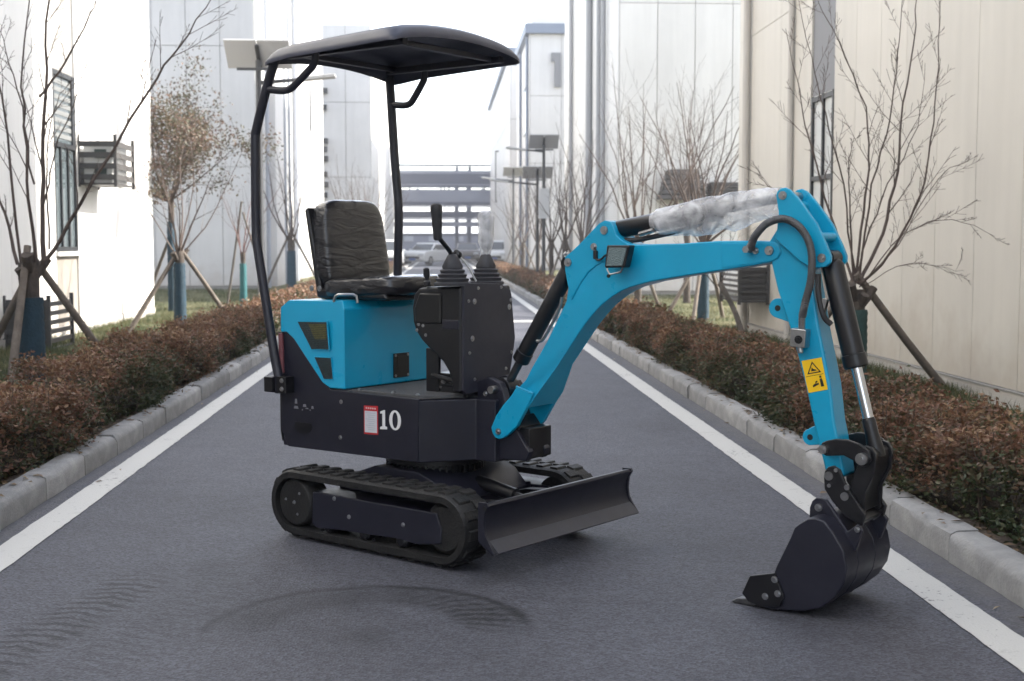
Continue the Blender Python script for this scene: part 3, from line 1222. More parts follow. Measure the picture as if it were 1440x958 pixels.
b.build_pieces('console_bolt', ZINC, con)
# lower support and pipes between console and deck
b = MB()
b.box((0.20, 0.0, 0.70), (0.18, 0.26, 0.10))
b.cyl((0.09, -0.12, 0.70), (0.24, -0.12, 0.70), 0.014, 10)
b.cyl((0.10, -0.14, 0.74), (0.24, -0.15, 0.72), 0.010, 10)
b.build('valve_stack', BLACKP, EX, bevel=0.004)
b = MB()
for (x, y, z) in ((0.20, -0.132, 0.72), (0.16, -0.132, 0.715), (0.14, -0.12, 0.69)):
    b.bolt((x, y, z), YN, 0.009, 0.012)
b.build_pieces('valve_fitting', ZINC, EX)
b = MB()
b.box((0.10, -0.13, 0.76), (0.07, 0.02, 0.19))
b.build('console_strut', BLACKP, EX, bevel=0.004)
# levers
def lever(y, x, lean, wrapped):
    b = MB()
    pr = [(0.078, 0.0), (0.080, 0.012), (0.067, 0.018), (0.072, 0.030), (0.058, 0.036), (0.063, 0.048), (0.050, 0.054), (0.054, 0.066), (0.042, 0.072), (0.045, 0.082), (0.022, 0.128), (0.016, 0.135)]
    b.lathe(pr, (x, y, 1.128), (0.0, 0, 1), 24)
    bo = b.build('lever_boot', BOOT, EX, smooth=50)
    b = MB()
    base = Vector((x, y, 1.255))
    p = [base, base + Vector((0.0, lean * 0.030, 0.03)), base + Vector((0.0, lean * 0.085, 0.075)), base + Vector((0.0, lean * 0.095, 0.10))] if lean else [base, base + Vector((0, 0, 0.06))]
    b.tube(smooth_path(p, 4), 0.010, 10)
    b.build('lever_rod', ZINC if wrapped else BLACKP, bo)
    g0 = p[-1] - Vector((0, 0, 0.035))
    b = MB()
    ax = Vector((0.0, lean * 0.07, 1))
    b.lathe([(0.012, 0.0), (0.018, 0.006), (0.019, 0.03), (0.0215, 0.07), (0.022, 0.10), (0.0245, 0.118), (0.0255, 0.135), (0.022, 0.148), (0.012, 0.154)], g0, ax, 16)
    b.build('lever_grip', GRIP, bo)
    if wrapped:
        b = MB()
        rnd = random.Random(4)
        n = 20
        vs_ = []
        pr = [(0.012, -0.04), (0.020, -0.02), (0.034, 0.03), (0.035, 0.08), (0.034, 0.12), (0.036, 0.145), (0.030, 0.163), (0.016, 0.17)]
        for (r_, d) in pr:
            for j in range(n):
                a = 2 * math.pi * j / n
                q = r_ * (1 + rnd.uniform(-0.14, 0.14))
                vs_.append((g0.x + q * math.cos(a) * 0.9, g0.y + q * math.sin(a) * 1.05, g0.z + d + rnd.uniform(-0.003, 0.003)))
        fs = [(i * n + j, i * n + (j + 1) % n, (i + 1) * n + (j + 1) % n, (i + 1) * n + j) for i in range(len(pr) - 1) for j in range(n)]
        fs.append(tuple((len(pr) - 1) * n + j for j in range(n)))
        b.add(vs_, fs)
        tag(b.build('plastic_sleeve', FILM, bo, smooth=40), 'clear plastic bag over the lever')


lever(-0.150, 0.225, -1, False)
lever(0.080, 0.225, 0, True)
b = MB()
b.tube([(0.10, -0.165, 1.06), (0.10, -0.168, 1.14)], 0.005, 8)
sl = b.build('blade_lever', ZINC, EX)
b = MB()
b.lathe([(0.008, 0.0), (0.017, 0.008), (0.017, 0.02), (0.008, 0.026), (0.008, 0.034), (0.014, 0.045), (0.013, 0.075), (0.006, 0.08)], (0.10, -0.168, 1.125), (0.02, -0.12, 1), 12)
b.build('lever_knob', GRIP, sl)
b = MB()
b.tube([(0.215, -0.15, 1.255), (0.215, -0.115, 1.275)], 0.006, 8)
b.lathe([(0.008, 0), (0.018, 0.006), (0.018, 0.028), (0.008, 0.034)], (0.215, -0.122, 1.268), (0, 0.8, -0.35), 12)
b.build('throttle_knob', GRIP, EX)
b = MB()
b.tube(smooth_path([(0.215, -0.115, 1.272), (0.235, -0.06, 1.21), (0.25, -0.02, 1.145)], 5), 0.004, 6)
b.build('throttle_cable', mat('cable_white', (0.55, 0.55, 0.55), 0.4), EX)

# --- boom
BOOM = [(0.397, 0.531), (0.405, 0.506), (0.420, 0.490), (0.439, 0.485), (0.462, 0.492), (0.488, 0.509), (0.533, 0.549), (0.58, 0.624), (0.624, 0.680), (0.703, 0.806), (0.79, 0.920), (0.832, 0.975), (0.875, 1.022), (0.92, 1.064), (0.969, 1.098), (1.01, 1.120), (1.051, 1.136), (1.147, 1.160), (1.294, 1.184), (1.438, 1.205), (1.586, 1.227), (1.650, 1.240), (1.675, 1.252), (1.688, 1.276), (1.682, 1.298), (1.660, 1.312), (1.584, 1.317), (1.433, 1.316), (1.28, 1.307), (1.079, 1.303), (1.04, 1.308), (1.010, 1.320), (0.985, 1.340), (0.974, 1.372), (0.958, 1.392), (0.934, 1.398), (0.907, 1.386), (0.816, 1.306), (0.743, 1.250), (0.745, 1.20), (0.758, 1.139), (0.747, 1.073), (0.652, 0.906), (0.58, 0.794), (0.551, 0.741), (0.503, 0.675), (0.462, 0.633), (0.424, 0.585)]
b = MB()
CUTZ = [(0.58, 0.624), (0.506, 0.600), (0.452, 0.620), (0.462, 0.633)]
trunk_ = [(0.585, 0.628)] + BOOM[8:46] + [(0.480, 0.655)]
b.prism(trunk_, -0.060, 0.060)
# the lower end flares out to meet the fork plates
for i, p in enumerate(b.v):
    if p[2] < 0.76:
        k = min(1, (0.76 - p[2]) / 0.08)
        b.v[i] = (p[0], p[1] * (1 + 0.72 * k), p[2])
boom = b.build('boom', TEAL, EX, bevel=0.006, seg=3, smooth=25)
FOOT = BOOM[0:7] + [(0.580, 0.624), (0.600, 0.655), (0.618, 0.690), (0.530, 0.712), (0.503, 0.675), (0.462, 0.633), (0.424, 0.585)]
for s in (-1, 1):
    b = MB()
    y0, y1 = sorted((s * 0.084, s * 0.108))
    b.prism(FOOT, y0, y1)
    b.build('foot_plate', TEAL, boom, bevel=0.005, seg=3)
for s in (-1, 1):
    b = MB()
    y0, y1 = sorted((s * 0.0595, s * 0.0650))
    b.prism([(0.743, 1.250), (0.816, 1.306), (0.907, 1.386), (0.934, 1.398), (0.958, 1.392), (0.974, 1.372), (0.985, 1.340), (1.010, 1.322), (1.05, 1.300), (1.02, 1.275), (0.955, 1.247), (0.905, 1.23), (0.861, 1.201), (0.82, 1.155), (0.775, 1.085), (0.758, 1.139), (0.745, 1.20)], y0, y1)
    b.build('knuckle_plate', TEAL, boom, bevel=0.003)
    b = MB()
    y0, y1 = sorted((s * 0.0595, s * 0.0625))
    b.prism([(1.45, 1.216), (1.45, 1.306), (1.66, 1.306), (1.680, 1.294), (1.684, 1.276), (1.672, 1.256), (1.65, 1.244)], y0, y1)
    b.build('tip_plate', TEAL, boom, bevel=0.0025)
b = MB()
for (x, z) in ((0.439, 0.519), (0.934, 1.359), (0.761, 1.231), (1.644, 1.281)):
    yy = 0.108 if z < 0.6 else 0.0655
    b.mark()
    b.cyl((x, -yy - 0.006, z), (x, yy + 0.006, z), 0.0165 if z > 0.6 else 0.013, 18)
    b.bolt((x, -yy - 0.006, z), YN, 0.008, 0.007, False)
b.bolt((0.884, -0.064, 1.294), YN, 0.012, 0.012)
b.bolt((0.743, -0.05, 1.262), (-0.5, -0.6, 0.6), 0.010, 0.012)
b.build_pieces('boom_pin', ZINC, boom)
for s in (-1, 1):
    b = MB()
    wp = smooth_path([(0.775, s * 0.0605, 1.083), (0.82, s * 0.0605, 1.153), (0.861, s * 0.0605, 1.199), (0.905, s * 0.0605, 1.228), (0.955, s * 0.0605, 1.245), (1.02, s * 0.0605, 1.273), (1.052, s * 0.0605, 1.299)], 9)
    rw = random.Random(9)
    b.tube(wp, [0.0045 + rw.uniform(-0.0012, 0.0016) for _ in wp], 6)
    b.build('weld_bead', TEAL, boom, smooth=80)
    b = MB()
    wp = smooth_path([(0.530, s * 0.104, 0.713), (0.575, s * 0.104, 0.702), (0.618, s * 0.104, 0.690)], 9)
    b.tube(wp, [0.005 + rw.uniform(-0.0012, 0.0016) for _ in wp], 6)
    b.build('weld_bead', TEAL, boom, smooth=80)
# black block put in for the shade inside the fork foot
b = MB()
b.box((0.475, 0, 0.535), (0.08, 0.16, 0.06), (0, R(-40), 0))
b.build('foot_dark_block', BLACKP, boom, bevel=0.006)
# work light
b = MB()
b.prism([(0.985, 1.300), (1.090, 1.300), (1.068, 1.214), (0.975, 1.212)], -0.128, -0.085)
b.prism([(1.0, 1.24), (1.05, 1.24), (1.05, 1.27), (1.0, 1.27)], -0.086, -0.060)
wl = b.build('work_light', BLACKP, EX, bevel=0.005)
b = MB()
b.prism([(0.997, 1.291), (1.078, 1.291), (1.058, 1.222), (0.985, 1.220)], -0.1305, -0.1275)
b.build('light_lens', mat('lens_grey', (0.10, 0.15, 0.16), 0.08, spec=0.9, bump=0.4, bscale=160), wl)
b = MB()
b.tube([(0.985, -0.105, 1.27), (0.980, -0.115, 1.205), (0.992, -0.115, 1.186), (1.04, -0.112, 1.196), (1.058, -0.105, 1.24)], 0.004, 8)
b.build('light_bracket', ZINC, wl)
b = MB()
b.bolt((0.988, -0.118, 1.180), YN, 0.006, 0.008)
b.build('bracket_screw', BLACKP, wl)
b = MB()
b.tube(smooth_path([(0.986, -0.09, 1.262), (0.95, -0.08, 1.260), (0.925, -0.075, 1.245), (0.905, -0.075, 1.243), (0.895, -0.07, 1.262), (0.893, -0.066, 1.285)], 6), 0.0045, 8)
b.build('light_cable', HOSE_M, wl)
b = MB()
b.box((0.896, -0.070, 1.262), (0.016, 0.016, 0.034))
b.build('cable_plug', BLACKP, wl, bevel=0.003)

# --- cylinders
def cylinder(name, p0, p1, barrel_to, rb, rr_, eye=0.028):
    p0, p1 = Vector(p0), Vector(p1)
    d = (p1 - p0).normalized()
    L_ = (p1 - p0).length
    b = MB()
    q = L_ * barrel_to
    b.lathe([(0.012, 0.0), (rb * 0.8, 0.015), (rb, 0.03), (rb, q - 0.05), (rb * 1.10, q - 0.048), (rb * 1.10, q - 0.006), (rb * 0.95, q)], p0, d, 28)
    b.cyl(p0 - Vector((0, 0.04, 0)), p0 + Vector((0, 0.04, 0)), eye, 18)
    o = b.build(name, BLACKP, EX, bevel=0)
    return o, p0, p1, d, L_, q


o, p0, p1, d, L_, q = cylinder('boom_cylinder', (0.735, 0, 1.225), (0.398, 0, 0.692), 0.78, 0.034, 0.018)
b = MB()
b.cyl(p0 + d * (q - 0.01), p1, 0.0175, 16)
b.build('cylinder_rod', mat('dark_rod', (0.06, 0.06, 0.065), 0.35, 0.6), o)
b = MB()
e1 = p0 + d * 0.30 + Vector((0.04, -0.03, -0.02))
b.tube(smooth_path([p0 + d * 0.14 + Vector((0.038, -0.018, -0.02)), p0 + d * 0.2 + Vector((0.052, -0.02, -0.03)), p0 + d * 0.33 + Vector((0.050, -0.02, -0.032)), p0 + d * 0.36 + Vector((0.030, -0.02, -0.02))], 6), 0.007, 8)
b.build('cylinder_pipe', ZINC, o)

o, p0, p1, d, L_, q = cylinder('arm_cylinder', (0.934, 0, 1.359), (1.700, 0, 1.478), 0.62, 0.036, 0.018)
b = MB()
b.cyl(p0 + d * (q - 0.01), p1 - d * 0.03, 0.0175, 16)
b.build('cylinder_rod', BLACKP, o)
b = MB()
b.tube(smooth_path([p0 + d * 0.05 + Vector((0, -0.02, -0.045)), p0 + d * 0.12 + Vector((0.01, -0.02, -0.056)), p0 + d * 0.3 + Vector((0.01, -0.015, -0.05)), p0 + d * 0.42 + Vector((0.0, -0.01, -0.035))], 6), 0.010, 10)
b.build('cylinder_hose', HOSE_M, o)
b = MB()
b.cyl(p0 + d * 0.145 + Vector((0.0, -0.035, -0.038)), p0 + d * 0.21 + Vector((0.0, -0.035, -0.032)), 0.010, 10)
b.build('hose_fitting', ZINC, o)
# bubble wrap tied round the cylinder
b = MB()
n = 30
rnd = random.Random(11)
stations = []
ts = np.linspace(0.19, 0.735, 40)
vs_ = []
for i, t in enumerate(ts):
    c = p0 + d * t
    k = (t - ts[0]) / (ts[-1] - ts[0])
    r_ = 0.046 + 0.012 * math.sin(k * math.pi) + 0.004 * noise.noise((k * 6, 1.3, 0))
    if abs(k - 0.56) < 0.06:
        r_ *= 0.90 + 0.10 * abs(k - 0.56) / 0.06
    if k < 0.04:
        r_ *= 0.82
    if k > 0.9:
        r_ *= 1.0 - 1.2 * (k - 0.9)
    for j in range(n):
        a = 2 * math.pi * j / n
        q2 = r_ * (1 + 0.06 * noise.noise((math.cos(a) * 2.2 + 5, math.sin(a) * 2.2, k * 14)) + 0.02 * noise.noise((math.cos(a) * 7, math.sin(a) * 7, k * 40)))
        dz = math.sin(a) * q2
        dy = math.cos(a) * q2
        # loose skirt hanging below
        if math.sin(a) < -0.3:
            dz *= 1.15 + 0.55 * (0.5 + 0.5 * noise.noise((k * 4 + 2, 3.1, 0))) * min(1, k * 4)
        up = Vector((0, 1, 0)).cross(d)
        if up.z < 0:
            up = -up
        vs_.append(c + up * dz + Vector((0, dy, 0)))
fs = [(i * n + j, i * n + (j + 1) % n, (i + 1) * n + (j + 1) % n, (i + 1) * n + j) for i in range(len(ts) - 1) for j in range(n)]
b.add(vs_, fs)
tag(b.build('bubble_wrap', BUBBLE, o, smooth=60), 'white bubble wrap tied round the arm cylinder')

o, p0, p1, d, L_, q = cylinder('bucket_cylinder', (1.852, 0, 1.255), (2.030, 0, 0.585), 0.58, 0.040, 0.02)
b = MB()
b.cyl(p0 + d * (q - 0.01), p0 + d * (q + 0.20), 0.0195, 20)
b.build('cylinder_rod', CHROME, o)
b = MB()
b.lathe([(0.021, 0), (0.024, 0.01), (0.024, 0.06), (0.030, 0.11), (0.030, 0.14)], p0 + d * (q + 0.18), d, 16)
b.build('rod_end', BLACKP, o)
b = MB()
side = Vector((-0.035, -0.035, -0.008))
b.tube(smooth_path([p0 + d * 0.05 + side * 1.2, p0 + d * 0.12 + side * 1.5, p0 + d * 0.20 + side * 1.5, p0 + d * 0.235 + side * 1.1], 6), 0.010, 10)
b.build('cylinder_hose', HOSE_M, o)
b = MB()
b.box(p0 + d * 0.165 + side * 1.3, (0.018, 0.02, 0.05), (0, R(15), 0))
b.build('hose_fitting', ZINC, o)

# --- arm (dipper)
ARM = [(1.645, 1.236), (1.650, 1.300), (1.660, 1.325), (1.69, 1.359), (1.72, 1.355), (1.773, 1.313), (1.800, 1.186), (1.836, 0.997), (1.880, 0.807), (1.898, 0.676), (1.932, 0.524), (1.938, 0.484), (1.905, 0.465), (1.868, 0.492), (1.821, 0.66), (1.785, 0.801), (1.733, 0.973), (1.672, 1.136)]
b = MB()
b.prism(ARM, -0.054, 0.054)
arm = b.build('arm', TEAL, EX, bevel=0.010, seg=3, smooth=25)
ARMPL = [(1.673, 1.478), (1.677, 1.492), (1.690, 1.503), (1.708, 1.506), (1.727, 1.497), (1.76, 1.464), (1.791, 1.425), (1.829, 1.375), (1.865, 1.305), (1.884, 1.262), (1.884, 1.240), (1.868, 1.225), (1.838, 1.220), (1.800, 1.225), (1.760, 1.25), (1.70, 1.30), (1.672, 1.322), (1.678, 1.356), (1.684, 1.415)]
for s in (-1, 1):
    b = MB()
    y0, y1 = sorted((s * 0.060, s * 0.080))
    b.prism(ARMPL, y0, y1)
    b.build('arm_head_plate', TEAL, arm, bevel=0.004)
b = MB()
b.cyl((1.720, -0.062, 1.440), (1.720, 0.062, 1.440), 0.02, 12)
b.cyl((1.832, -0.062, 1.330), (1.832, 0.062, 1.330), 0.016, 12)
b.prism([(1.60, 1.255), (1.66, 1.255), (1.70, 1.34), (1.67, 1.36)], -0.056, 0.056)
b.build('head_spacer', TEAL, arm, bevel=0.003)
b = MB()
for (x, z) in ((1.700, 1.478), (1.852, 1.255)):
    b.mark()
    b.cyl((x, -0.084, z), (x, 0.084, z), 0.0155, 18)
    b.bolt((x, -0.084, z), YN, 0.009, 0.007, False)
b.build_pieces('arm_pin', ZINC, arm)
# lugs on the inner edge
for (x, z, r_, tx, tz) in ((1.655, 1.070, 0.036, 1.72, 1.06), (1.790, 0.605, 0.030, 1.84, 0.62)):
    b = MB()
    a0 = math.atan2(tz - z, tx - x)
    arc = [(x + r_ * math.cos(a), z + r_ * math.sin(a)) for a in np.linspace(a0 + math.pi / 2, a0 + 3 * math.pi / 2, 12)]
    dirx, dirz = math.cos(a0), math.sin(a0)
    ext = 0.075
    arc += [(arc[-1][0] + dirx * ext, arc[-1][1] + dirz * ext - 0.01), (arc[0][0] + dirx * ext, arc[0][1] + dirz * ext + 0.02)]
    b.prism(arc, -0.012, 0.012)
    lu = b.build('lifting_lug', TEAL, arm, bevel=0.003)
    b = MB()
    b.cyl((x, -0.0135, z), (x, 0.0135, z), 0.011, 16)
    b.build('lug_hole', INK, arm)
# valve block and armoured hose
b = MB()
b.box((1.775, -0.078, 0.970), (0.058, 0.046, 0.066), (0, R(4), 0))
b.cyl((1.783, -0.085, 1.00), (1.786, -0.09, 1.055), 0.012, 10)
b.cyl((1.775, -0.08, 0.94), (1.778, -0.08, 0.915), 0.011, 8)
b.build('valve_block', ZINC, arm, bevel=0.004)
b = MB()
b.bolt((1.779, -0.101, 0.965), YN, 0.012, 0.012)
b.build('valve_plug', BLACKP, arm)
hp = smooth_path([(1.579, -0.085, 1.285), (1.590, -0.095, 1.310), (1.609, -0.10, 1.340), (1.654, -0.105, 1.379), (1.722, -0.108, 1.393), (1.785, -0.108, 1.358), (1.821, -0.105, 1.288), (1.823, -0.102, 1.187), (1.800, -0.098, 1.095), (1.788, -0.094, 1.045)], 22)
b = MB()
b.tube(hp, [0.0125 + (0.0022 if (i % 2) else 0.0) for i in range(len(hp))], 12)
tag(b.build('armoured_hose', mat('hose_armour', (0.085, 0.085, 0.088), 0.45, 0.35, var=0.2, vscale=80), EX, smooth=60), 'grey spiral armoured hydraulic hose')
b = MB()
b.cyl((1.566, -0.065, 1.285), (1.566, -0.10, 1.285), 0.014, 6)
b.cyl((1.566, -0.085, 1.285), (1.592, -0.098, 1.315), 0.011, 10)
b.bolt((1.590, -0.068, 1.280), YN, 0.010, 0.012)
b.build('hose_elbow', ZINC, EX)
# warning label
W = [(1.771, 0.885), (1.847, 0.902), (1.873, 0.789), (1.800, 0.771)]


def wl_pt(u, v):
    a = Vector(W[3]).lerp(Vector(W[2]), u)
    c = Vector(W[0]).lerp(Vector(W[1]), u)
    return a.lerp(c, v)


def wpoly(b, pts, y):
    q = [wl_pt(*p) for p in pts]
    b.add([(p.x, y, p.y) for p in q], [tuple(range(len(q)))])


b = MB()
wpoly(b, [(0, 0), (1, 0), (1, 1), (0, 1)], -0.0555)
tag(b.build('warning_label', YELLOW, arm, smooth=0), 'yellow warning label with black pictograms')
b = MB()
tri = [(0.15, 0.56), (0.85, 0.56), (0.5, 0.93)]
tri2 = [(0.245, 0.595), (0.755, 0.595), (0.5, 0.865)]
for i in range(3):
    j = (i + 1) % 3
    wpoly(b, [tri[i], tri[j], tri2[j], tri2[i]], -0.0562)
wpoly(b, [(0.36, 0.63), (0.66, 0.63), (0.60, 0.67), (0.48, 0.70), (0.44, 0.76), (0.40, 0.70)], -0.0562)
wpoly(b, [(0.06, 0.49), (0.94, 0.49), (0.94, 0.505), (0.06, 0.505)], -0.0562)
wpoly(b, [(0.70, 0.12), (0.86, 0.12), (0.84, 0.30), (0.80, 0.38), (0.70, 0.36)], -0.0562)
wpoly(b, [(0.71, 0.39), (0.81, 0.39), (0.81, 0.46), (0.71, 0.46)], -0.0562)
wpoly(b, [(0.30, 0.14), (0.62, 0.20), (0.62, 0.25), (0.40, 0.24), (0.30, 0.20)], -0.0562)
wpoly(b, [(0.45, 0.24), (0.58, 0.29), (0.56, 0.33), (0.46, 0.30)], -0.0562)
b.build('warning_pictogram', INK, arm, smooth=0)

# --- bucket linkage
LINK = [(1.869, 0.585), (1.873, 0.603), (1.890, 0.612), (1.925, 0.622), (1.968, 0.623), (2.015, 0.611), (2.048, 0.590), (2.055, 0.560), (2.040, 0.535), (2.015, 0.535), (1.990, 0.552), (1.955, 0.566), (1.891, 0.558), (1.873, 0.566)]
for s in (-1, 1):
    b = MB()
    y0, y1 = sorted((s * 0.088, s * 0.104))
    b.prism(LINK, y0, y1)
    lk = b.build('link_plate', BLACKP, EX, bevel=0.004)
    b = MB()
    for (x, z, r_) in ((1.884, 0.583, 0.016), (2.026, 0.563, 0.021)):
        b.mark()
        b.cyl((x, s * 0.10, z), (x, s * 0.122, z), r_, 18)
        b.bolt((x, s * 0.122, z), (0, s, 0), r_ * 0.6, 0.007, False)
    b.build_pieces('link_pin', ZINC, lk)
b = MB()
b.cyl((1.884, -0.10, 0.583), (1.884, 0.10, 0.583), 0.014, 14)
b.cyl((2.026, -0.10, 0.563), (2.026, 0.10, 0.563), 0.026, 16)
b.build('link_shaft', BLACKP, EX)
BLINK = [(2.010, 0.600), (2.030, 0.605), (2.050, 0.600), (2.064, 0.580), (2.066, 0.550), (2.060, 0.509), (2.046, 0.478), (2.030, 0.443), (2.028, 0.362), (2.005, 0.345), (1.985, 0.368), (1.961, 0.406), (1.972, 0.45), (1.985, 0.497), (2.005, 0.545)]
for s in (-1, 1):
    b = MB()
    y0, y1 = sorted((s * 0.066, s * 0.086))
    b.prism(BLINK, y0, y1)
    b.build('bucket_link', BLACKP, EX, bevel=0.004)
b = MB()
b.prism([(2.040, 0.592), (2.054, 0.580), (2.056, 0.55), (2.050, 0.512), (2.020, 0.445), (2.018, 0.37), (1.995, 0.358), (1.995, 0.40), (2.005, 0.46), (2.030, 0.53)], -0.068, 0.068)
b.build('link_web', BLACKP, EX, bevel=0.003)
HITCH = [(1.884, 0.487), (1.888, 0.505), (1.900, 0.520), (1.920, 0.527), (1.944, 0.514), (1.963, 0.471), (1.99, 0.433), (2.040, 0.365), (2.030, 0.325), (1.966, 0.352), (1.917, 0.400), (1.888, 0.440)]
for s in (-1, 1):
    b = MB()
    y0, y1 = sorted((s * 0.090, s * 0.106))
    b.prism(HITCH, y0, y1)
    hi = b.build('hitch_plate', BLACKP, EX, bevel=0.004)
    b = MB()
    for (x, z, r_) in ((1.904, 0.489, 0.016), (1.972, 0.456, 0.010), (1.964, 0.423, 0.015), (1.93, 0.512, 0.007), (1.906, 0.455, 0.007)):
        b.mark()
        b.cyl((x, s * 0.10, z), (x, s * 0.110, z), r_, 16)
    b.build_pieces('hitch_pin', ZINC, hi)
b = MB()
b.cyl((1.904, -0.1, 0.489), (1.904, 0.1, 0.489), 0.02, 14)
b.box((1.965, 0, 0.375), (0.14, 0.18, 0.022), (0, R(38), 0))
b.build('hitch_frame', BLACKP, EX, bevel=0.003)

# --- bucket
prof_o = [(1.702, 0.004), (1.787, 0.008), (1.860, 0.018), (1.925, 0.040), (1.975, 0.085), (2.008, 0.14), (2.018, 0.195), (2.006, 0.252), (1.972, 0.305), (1.934, 0.348), (1.900, 0.356), (1.872, 0.350), (1.841, 0.328), (1.823, 0.312)]
prof_i = [(p[0] + (1.87 - p[0]) * 0.05, p[1] + (0.19 - p[1]) * 0.055 + (0.004 if i == 0 else 0)) for i, p in enumerate(prof_o)]
BW = 0.205
b = MB()
b.prism(prof_o + prof_i[::-1], -BW, BW)
bk = b.build('bucket', CHAR, EX, bevel=0.003, smooth=40)
side_poly = prof_o + [(1.809, 0.276), (1.756, 0.163)]
for s in (-1, 1):
    b = MB()
    y0, y1 = sorted((s * (BW - 0.012), s * (BW + 0.004)))
    b.prism([(p[0] + (1.87 - p[0]) * 0.012, p[1] + (0.19 - p[1]) * 0.012) for p in side_poly], y0, y1)
    b.build('bucket_side', CHAR, bk, bevel=0.004)
    b = MB()
    y0, y1 = sorted((s * (BW + 0.004), s * (BW + 0.016)))
    b.prism([(1.630, 0.048), (1.660, 0.117), (1.756, 0.142), (1.793, 0.062), (1.778, 0.024), (1.70, 0.012), (1.655, 0.022)], y0, y1)
    sc_ = b.build('side_cutter', BLACKP, bk, bevel=0.003)
    b = MB()
    for (x, z) in ((1.757, 0.119), (1.722, 0.052), (1.770, 0.070)):
        b.bolt((x, s * (BW + 0.016), z), (0, s, 0), 0.010, 0.007)
    b.build_pieces('cutter_bolt', ZINC, bk)
for k in range(4):
    y = -0.178 + k * 0.1187
    b = MB()
    b.prism([(1.572, 0.004), (1.60, 0.020), (1.665, 0.030), (1.72, 0.034), (1.72, 0.004), (1.65, 0.001)], y - 0.022, y + 0.022)
    b.build('bucket_tooth', mat('worn_steel', (0.10, 0.10, 0.105), 0.4, 0.7, var=0.3, vscale=30), bk, bevel=0.004)
b = MB()
b.prism([(1.665, 0.004), (1.69, 0.018), (1.76, 0.022), (1.76, 0.002)], -BW, BW)
b.build('cutting_lip', BLACKP, bk, bevel=0.002)
# reinforcement seams round the shell
for y in (-0.10, 0.06):
    b = MB()
    pp = [(p[0] + (p[0] - 1.87) * 0.012, p[1] + (p[1] - 0.19) * 0.012) for p in prof_o[3:10]]
    b.prism(pp + [(p[0] + (1.87 - p[0]) * 0.04, p[1] + (0.19 - p[1]) * 0.04) for p in prof_o[3:10]][::-1], y - 0.006, y + 0.006)
    b.build('wear_strip', CHAR, bk, bevel=0.002)
EAR = [(1.841, 0.33), (1.842, 0.372), (1.851, 0.396), (1.866, 0.410), (1.885, 0.411), (1.904, 0.406), (1.942, 0.359), (1.985, 0.305), (2.020, 0.335), (2.040, 0.315), (2.015, 0.24), (1.98, 0.24), (1.93, 0.30), (1.88, 0.32)]
for s in (-1, 1):
    b = MB()
    y0, y1 = sorted((s * 0.108, s * 0.126))
    b.prism(EAR, y0, y1)
    b.build('bucket_ear', CHAR, bk, bevel=0.005)
    b = MB()
    for (x, z) in ((1.878, 0.377), (1.943, 0.314)):
        b.mark()
        b.cyl((x, s * 0.12, z), (x, s * 0.133, z), 0.014, 16)
        b.bolt((x, s * 0.133, z), (0, s, 0), 0.008, 0.006, False)
    b.bolt((2.020, s * 0.127, 0.316), (0, s, 0), 0.008, 0.008)
    b.build_pieces('ear_bolt', ZINC, bk)

